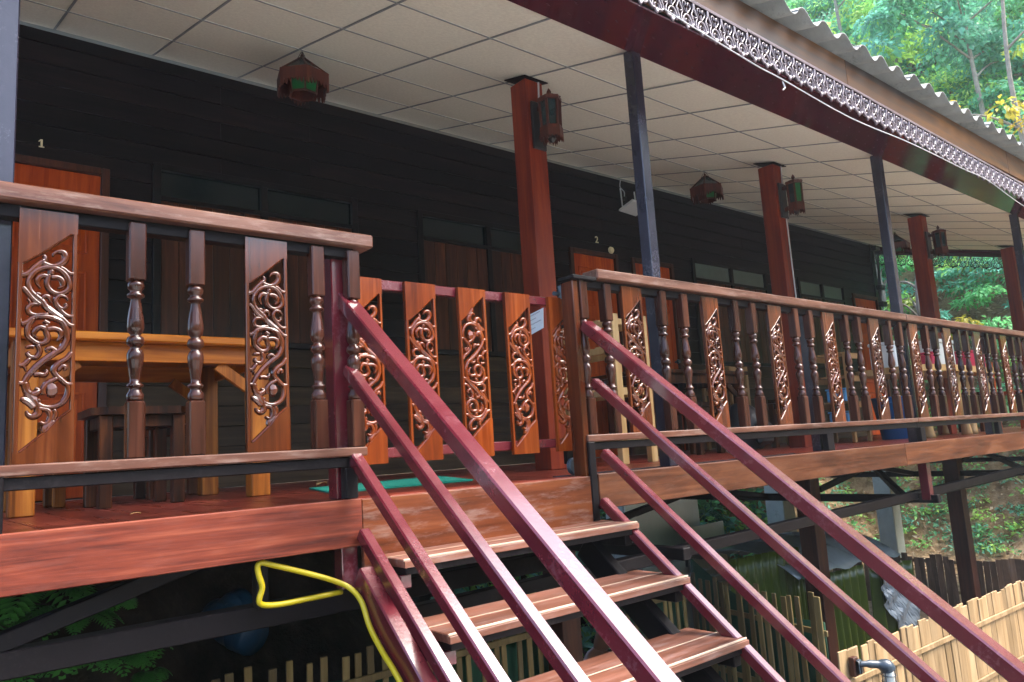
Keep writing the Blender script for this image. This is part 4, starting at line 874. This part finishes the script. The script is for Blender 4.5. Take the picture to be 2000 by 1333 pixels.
# leaning white boards and stacked strips
for i, (x0, x1, z0, z1, y, rz, lb) in enumerate(((5.35, 6.45, -1.35, -.22, 4.9, .0, 'large white board standing under the deck right of the stair'), (5.95, 6.62, -1.95, -.72, 4.72, .06, 'leaning off white board beside the large white board'), (5.2, 5.75, -1.95, -.98, 4.6, -.05, 'small off white board at the left of the leaning boards'))):
    o = G().box(-(x1-x0)/2, (x1-x0)/2, -.008, .008, 0, z1-z0, .003).obj('white_board', 'offwhite'); o.location = ((x0+x1)/2, y, z0 if i else z0); o.rotation_euler = (-.03, 0, rz); tag(o, lb, 'board', 'white boards')
    if i == 0: o.location.z = -2.03; o.scale.z = (z1+2.03)/(z1-z0)
for i in range(5):
    o = G().box(-.75, .75, -.04, .04, 0, .016, .002).obj('wood_strip', 'offwhite'); o.location = (5.05, 4.05+.05*i, -1.14+.02*i); o.rotation_euler = (0, .12-.03*i, .05*i); tag(o, 'pale strip of timber in the loose stack behind the slat fence', 'strip', 'loose timber strips')
rk = thing('timber_trestle', 'rough trestle holding pale timber strips behind the slat fence', 'trestle', (5.05, 4.15, -2.05))
for a in (4.6, 5.5): 
    box('trestle_leg', a-.03, a+.03, 3.95, 4.01, -2.04, -1.22, 'brownbamboo', rk); box('trestle_leg', a-.03, a+.03, 4.30, 4.36, -2.04, -1.22, 'brownbamboo', rk); box('trestle_bar', a-.04, a+.04, 3.92, 4.40, -1.219, -1.165, 'brownbamboo', rk)
for i in range(9):
    x = 6.75+.09*i+random.uniform(-.02, .02); o = G().box(-.025, .025, -.012, .012, 0, random.uniform(.75, 1.15), .003).obj('stake', 'slat'); o.location = (x, 5.35+random.uniform(-.05, .05), -2.03); o.rotation_euler = (random.uniform(-.04, .04), random.uniform(-.14, .14), random.uniform(-.4, .4)); tag(o, 'rough bamboo stake among those stacked behind the white boards', 'stake', 'stacked bamboo stakes')
for z, lb in ((-.98, 'upper blue pipe behind the bamboo stakes'), (-1.33, 'lower blue pipe behind the bamboo stakes')):
    g = G(); g.tube([(6.6, 5.42, z), (7.6, 5.42, z-.05)], .022, 10); tag(g.obj('water_pipe', 'blue'), lb, 'pipe')
# ---------------------------------------------------------------- person sitting under the stair
def skin(name, verts, edges, rad, m, parent, sub=2):
    off = rootloc(parent); me = bpy.data.meshes.new(name); me.from_pydata([(a-off.x, b_-off.y, c-off.z) for a, b_, c in verts], edges, []); o = link(name, me, m, parent)
    md = o.modifiers.new('skin', 'SKIN'); md.use_smooth_shade = True
    for i, r in enumerate(rad):
        s_ = me.skin_vertices[0].data[i]; s_.radius = r if isinstance(r, tuple) else (r, r)
    me.skin_vertices[0].data[0].use_root = True
    sb = o.modifiers.new('sub', 'SUBSURF'); sb.levels = sub; sb.render_levels = sub
    return o
px, py = 3.93, 4.0; pz = -2.05
Pe = thing('person', 'person in a striped shirt sitting under the stair with head bowed', 'person', (px, py, pz))
hip = (px+.05, py+.02, pz+.42)
vb = [hip, (px, py, pz+.62), (px-.02, py-.01, pz+.84), (px-.01, py-.03, pz+.93), (px+.03, py-.07, pz+1.03), (px+.05, py-.09, pz+1.13),
      (px-.19, py-.02, pz+.82), (px-.26, py-.12, pz+.58), (px-.10, py-.32, pz+.50), (px+.16, py-.06, pz+.82), (px+.24, py-.16, pz+.58), (px+.12, py-.34, pz+.50),
      (px-.06, py-.02, pz+.42), (px-.12, py-.42, pz+.46), (px-.12, py-.42, pz+.06), (px-.12, py-.58, pz+.04), (px+.16, py-.02, pz+.42), (px+.18, py-.42, pz+.46), (px+.18, py-.42, pz+.06), (px+.18, py-.58, pz+.04)]
vb = [(a, b_, c-.18) if i < 13 or i == 16 else (a, b_, c) for i, (a, b_, c) in enumerate(vb)]; hip = vb[0]
eb = [(0,1), (1,2), (2,3), (3,4), (4,5), (2,6), (6,7), (7,8), (2,9), (9,10), (10,11), (0,12), (12,13), (13,14), (14,15), (0,16), (16,17), (17,18), (18,19)]
skin('body', vb, eb, [.12, .115, .11, .055, .085, .075, .05, .040, .028, .05, .040, .028, .085, .06, .042, .03, .085, .06, .042, .03], 'skin', Pe)
skin('shirt', vb[:3]+[vb[6], tuple((np.array(vb[6])+np.array(vb[7]))/2), vb[9], tuple((np.array(vb[9])+np.array(vb[10]))/2)], [(0,1), (1,2), (2,3), (3,4), (2,5), (5,6)], [.135, .135, .128, .075, .062, .075, .062], 'shirt', Pe)
skin('trousers', [hip, vb[12], vb[13], tuple((np.array(vb[13])*.3+np.array(vb[14])*.7)), vb[16], vb[17], tuple((np.array(vb[17])*.3+np.array(vb[18])*.7))], [(0,1), (1,2), (2,3), (0,4), (4,5), (5,6)], [.14, .10, .075, .06, .10, .075, .06], 'trousers', Pe)
g = G(); g.lathe([(.005, .12), (.05, .108), (.082, .07), (.092, .02), (.085, -.03)], 16, (px+.045, py-.065, pz+.91)); g.obj('hair', 'hair', Pe, True)
fa = G()
for dx in (-.032, .032): fa.lathe([(.002, -.008), (.008, -.004), (.009, 0), (.008, .004), (.002, .008)], 8, (px+.05+dx, py-.165, pz+.895))
fa.obj('eyes', 'black', Pe)
fa = G(); fa.add([(px+.05, py-.185, pz+.86), (px+.036, py-.16, pz+.855), (px+.064, py-.16, pz+.855), (px+.05, py-.162, pz+.905)], [(0,1,3), (0,3,2), (0,2,1)]); fa.box(px+.03, px+.07, py-.165, py-.155, pz+.828, pz+.834, .002); fa.obj('nose_and_mouth', 'skin', Pe)
box('sitting_block', px-.2, px+.28, py-.16, py+.2, pz+.005, pz+.14, 'brownbamboo', None); o = bpy.data.objects['sitting_block']; tag(o, 'low wooden block the seated person sits on', 'block')
# ---------------------------------------------------------------- vegetation
def leaf_mesh(name, C, Dv, Nn, Ln, Wd, tint, m, parent=None, fold=.18, off=(0,0,0)):
    n = len(C); Dv = Dv/np.linalg.norm(Dv, axis=1, keepdims=True); Sd = np.cross(Dv, Nn); Sd /= (np.linalg.norm(Sd, axis=1, keepdims=True)+1e-9); Up = np.cross(Sd, Dv)
    L = Ln[:, None]; W = Wd[:, None]
    v = np.empty((n, 4, 3)); v[:, 0] = C; v[:, 1] = C+Dv*L*.45+Sd*W*.5+Up*W*fold; v[:, 2] = C+Dv*L-Up*L*.12; v[:, 3] = C+Dv*L*.45-Sd*W*.5+Up*W*fold
    v = v.reshape(-1, 3)-np.array(off); me = bpy.data.meshes.new(name); me.vertices.add(n*4); me.vertices.foreach_set('co', v.ravel().astype(np.float32))
    b4 = np.arange(n)*4; tri = np.stack([b4, b4+1, b4+2, b4, b4+2, b4+3], 1).ravel(); me.loops.add(n*6); me.loops.foreach_set('vertex_index', tri.astype(np.int32)); me.polygons.add(n*2)
    me.polygons.foreach_set('loop_start', np.arange(0, n*6, 3, dtype=np.int32)); me.update(); me.validate()
    at = me.color_attributes.new('tint', 'FLOAT_COLOR', 'POINT'); cc = np.ones((n, 4, 4), np.float32); cc[:, :, :3] = tint[:, None, :]; at.data.foreach_set('color', cc.ravel())
    return link(name, me, m, parent)
def blob_leaves(cen, rad, per, ln, cols, rgen, droop=.5):
    k = len(cen); n = k*per; c = np.repeat(cen, per, 0); r = np.repeat(rad, per, 0)
    d = rgen.normal(size=(n, 3)); d /= np.linalg.norm(d, axis=1, keepdims=True); d[:, 2] = np.abs(d[:, 2])*.9-.25
    C = c+d*r*(rgen.uniform(.55, 1.05, (n, 1)))
    Dv = d*np.array([1,1,.3])+rgen.normal(size=(n, 3))*.55+np.array([0,0,-droop]); Nn = d+np.array([0,0,.9])+rgen.normal(size=(n, 3))*.35
    Ln = (np.repeat(ln, per) if np.ndim(ln) else ln)*rgen.uniform(.6, 1.4, n); Wd = Ln*rgen.uniform(.38, .6, n)
    base_ = cols[rgen.integers(0, len(cols), k)]; t = np.repeat(base_, per, 0)*rgen.uniform(.65, 1.4, (n, 1))*np.array([1, 1, 1])+rgen.normal(size=(n, 3))*.006
    return C, Dv, Nn, Ln, Wd, np.clip(t, .004, .9)
GREENS = 1.25*np.array([(.12,.30,.12), (.13,.36,.18), (.12,.33,.22), (.16,.42,.15), (.10,.27,.16), (.24,.48,.12), (.14,.37,.26), (.34,.52,.12)])
# forest mass on the hillside
nb = 2600; ux = 13.2+rng.random(nb)**1.3*22; uy = ux*rng.uniform(-.02, .85, nb)
cen = np.stack([ux, uy, hgt(ux, uy)+rng.uniform(.2, 2.2, nb)*smst(13.2, 16.5, ux)+.25], 1); rad = np.stack([rng.uniform(.35, .9, nb)]*3, 1)*np.array([1, 1, .75])*(.55+.45*smst(13.5, 19, ux))[:, None]
keep = (cen[:, 0] > 15) | (cen[:, 2] > .1); cen = cen[keep]; rad = rad[keep]
fo = leaf_mesh('hillside_foliage', *blob_leaves(cen, rad, 165, np.interp(cen[:, 0], [13.5, 21], [.085, .15]), GREENS*1.2, rng), 'leaf'); struct(fo, 'stuff')
# trees one can tell apart on the hill
def tree(x, y, h, cr, label, cols, nclump=26, per=120, ln=.15, lean=0, trunk=.07):
    z0 = float(hgt(x, y))-.1; t = thing('hillside_tree', label, 'tree', (x, y, z0), 'trees on the hillside'); g = G(); r_ = random.Random(int(x*100))
    top = (x+lean, y+lean*.4, z0+h); tp = smooth_curve([(x, y, z0), (x+lean*.2+.06, y, z0+h*.35), (x+lean*.6-.04, y+.05, z0+h*.7), top], 5); g.tube(tp, list(np.linspace(trunk, trunk*.35, len(tp))), 8)
    ends = []
    for i in range(9):
        b_ = Vector(tp[int(len(tp)*r_.uniform(.4, .97))-1]); a = r_.uniform(0, 6.28); L = cr*r_.uniform(.6, 1.1); e = b_+Vector((math.cos(a)*L, math.sin(a)*L, L*r_.uniform(.3, .9))); mid = (b_+e)/2+Vector((0, 0, .1)); g.tube(smooth_curve([b_, mid, e], 4), list(np.linspace(trunk*.4, trunk*.12, 9)), 6); ends += [e, mid]
    g.obj('trunk', 'bark', t, True)
    rg = np.random.default_rng(int(x*77)); c = np.array([ends[i % len(ends)] for i in range(nclump)])+rg.normal(size=(nclump, 3))*cr*.22; rd = np.ones((nclump, 3))*rg.uniform(.25, .5, (nclump, 1))*cr*.75
    leaf_mesh('crown', *blob_leaves(c, rd, per, ln, cols, rg), 'leaf', t, off=tuple(t.location))
Y = np.array([(.55,.38,.03), (.50,.42,.05), (.25,.33,.05)])
tree(14.9, 6.5, 3.6, .75, 'slender pale trunked tree on the hill behind the last red column', GREENS[[1, 3, 6]], 14, 70)
tree(14.4, 5.6, 2.9, .45, 'small tree with yellow leaves seen under the far gable lace', Y, 6, 40, .12)
tree(15.6, 3.9, 7.2, 1.0, 'bare branched tree with scattered yellow leaves at the top right edge', Y, 16, 40, .14, -.3)
tree(19, 7.2, 6.5, 1.9, 'bright yellow green tree just above the roof edge', GREENS[[5, 7, 3]], 34, 150, .17)
tree(20.5, 9.1, 7.0, 2.0, 'tall tree with lime leaves near the top of the picture', GREENS[[5, 7]], 34, 150, .17)
tree(17.6, 5.1, 6.0, 1.7, 'dense mid green tree above the corrugated roof at right', GREENS[[1, 2, 6]], 34, 150, .16)
tree(22, 6.0, 8.0, 2.2, 'large blue green tree filling the upper right corner', GREENS[[2, 6]], 36, 160, .18)
# low plants and litter on the slope
nb = 2200; ux = 12.1+rng.random(nb)*3.6; uy = rng.uniform(-1, 11, nb); zz_ = hgt(ux, uy); k_ = (zz_ > -1.95) & ((ux-12.1)*.3 > rng.random(nb)*.9-.3); cen = np.stack([ux, uy, zz_+.06], 1)[k_]
struct(leaf_mesh('slope_ground_cover', *blob_leaves(cen, np.ones((len(cen), 3))*np.array([.16, .16, .12]), 26, .075, GREENS, rng, .2), 'leaf'), 'stuff')
nl = 16000; ux = 11.8+rng.random(nl)*4.5; uy = rng.uniform(-1, 11, nl); C = np.stack([ux, uy, hgt(ux, uy)+.012], 1)
BR = np.array([(.42,.28,.15), (.52,.39,.24), (.32,.20,.11), (.58,.47,.32)])
struct(leaf_mesh('slope_leaf_litter', C, rng.normal(size=(nl, 3))*np.array([1,1,.45]), np.array([[-.6,0,.8]])+rng.normal(size=(nl, 3))*.25, rng.uniform(.06, .14, nl), rng.uniform(.025, .06, nl), BR[rng.integers(0, 4, nl)]*rng.uniform(.7, 1.3, (nl, 1)), 'leaf'), 'stuff')
nb = 420; ux = rng.uniform(4.2, 10.5, nb); uy = 6.0+rng.random(nb)*1.6; zz_ = hgt(ux, uy); cen = np.stack([ux, uy, zz_+.08], 1)
struct(leaf_mesh('bank_ground_cover', *blob_leaves(cen, np.ones((nb, 3))*np.array([.2, .2, .15]), 30, .13, GREENS, rng, .3), 'leaf'), 'stuff')
# ferns on the dark bank under the left deck
def fern(x, y, s, label, seed, nf=7, dirn=None):
    rg = random.Random(seed); z = float(hgt(x, y)); t = thing('fern', label, 'fern', (x, y, z), 'ferns on the dark bank')
    for i in range(nf):
        a = (2*math.pi*i/nf+rg.uniform(-.4, .4)) if dirn is None else dirn+rg.uniform(-1.3, 1.3); L = s*rg.uniform(.7, 1.2); C = []; D = []; NN = []; LL = []; WW = []
        n = 13; dv = np.array([math.cos(a), math.sin(a), 0]); sdv = np.array([-math.sin(a), math.cos(a), 0])
        for q in range(2, n+1):
            u = q/n; p = np.array([x, y, z])+dv*L*u*(1-.12*u)+np.array([0, 0, L*(.75*u-.95*u*u)]); tang = dv+np.array([0, 0, .75-1.9*u]); pl = L*.36*math.sin(math.pi*min(1, .18+u*.82))**.8+.015
            for sg in (-1, 1):
                C.append(p); D.append(sdv*sg+tang*.45); NN.append(np.cross(tang, sdv)*1.0+np.array([0,0,.2])); LL.append(pl); WW.append(max(.012, L*.085))
        nn = len(C); col = np.array([.07, .27, .045])*rg.uniform(.75, 1.3)
        fr = leaf_mesh('frond', np.array(C), np.array(D), np.array(NN), np.array(LL), np.array(WW), np.repeat(col[None], nn, 0), 'fern', t, .05, tuple(t.location))
for i, (x, y, s, lb, dn) in enumerate(((.50, 3.92, .26, 'big fern hanging on the bank just under the left rim board', -1.4), (.40, 3.86, .22, 'bright fern at the far left edge between the steel bars', -1.2), (.58, 3.85, .20, 'fern between the two steel bars at far left', -1.5), (.51, 3.74, .26, 'fern with broad fronds below the lower steel bar', -1.5), (.67, 3.81, .15, 'small fern just above the lower steel bar', -1.3), (.84, 3.77, .18, 'fern on the bank just below the lower steel bar', -1.5), (.77, 3.70, .17, 'small fern low on the bank left of the slat fence', -1.5), (.65, 3.72, .18, 'shaded fern low on the bank beside the broad one', -1.3), (.92, 3.75, .12, 'smallest fern near the end of the slat fence', -1.4), (.36, 3.74, .2, 'low fern at the bottom left corner', -1.2), (.81, 3.89, .12, 'tiny fern high on the dark bank', -1.4))):
    fern(x, y, s, lb, i, 8, dn)
# dry leaves blown onto the veranda floor
for i, (x, y, rz, L, lb) in enumerate(((1.86, 3.98, .6, .11, 'curled tan leaf lying on the floor left behind the door mat'), (2.18, 4.05, 1.9, .09, 'narrow tan leaf lying on the floor right behind the door mat'), (.62, 2.72, .2, .035, 'tiny pale leaf scrap on the floor under the left balustrade'))):
    n = 8; v = []; 
    for q in range(n+1):
        u = q/n; w_ = L*.2*math.sin(math.pi*u)**.8; zc = .006+.10*L*math.sin(math.pi*u)
        for sg in (-1, 0, 1): v.append(((u-.5)*L, sg*w_, zc+abs(sg)*.08*L))
    o = mesh('dry_leaf', v, [(q*3+k, q*3+k+1, q*3+k+4, q*3+k+3) for q in range(n) for k in range(2)], 'pine', None, True); o.modifiers.new('t', 'SOLIDIFY').thickness = .001; o.location = (x, y, 0); o.rotation_euler.z = rz; tag(o, lb, 'leaf', 'dry leaves on the floor')
# ---------------------------------------------------------------- hazy humid air over the place
hz = G().box(-61, 61, -61, 61, -3.2, 32, 0).obj('haze', None); hm = bpy.data.materials.new('humid_air'); hm.use_nodes = True
t = hm.node_tree; t.nodes.remove(t.nodes['Principled BSDF']); pv = N(t, 'ShaderNodeVolumePrincipled'); pv.inputs['Color'].default_value = (.80, .90, 1, 1); pv.inputs['Density'].default_value = .0014; pv.inputs['Anisotropy'].default_value = .3
t.links.new(pv.outputs[0], t.nodes['Material Output'].inputs['Volume']); hz.data.materials.append(hm); struct(hz, 'stuff')
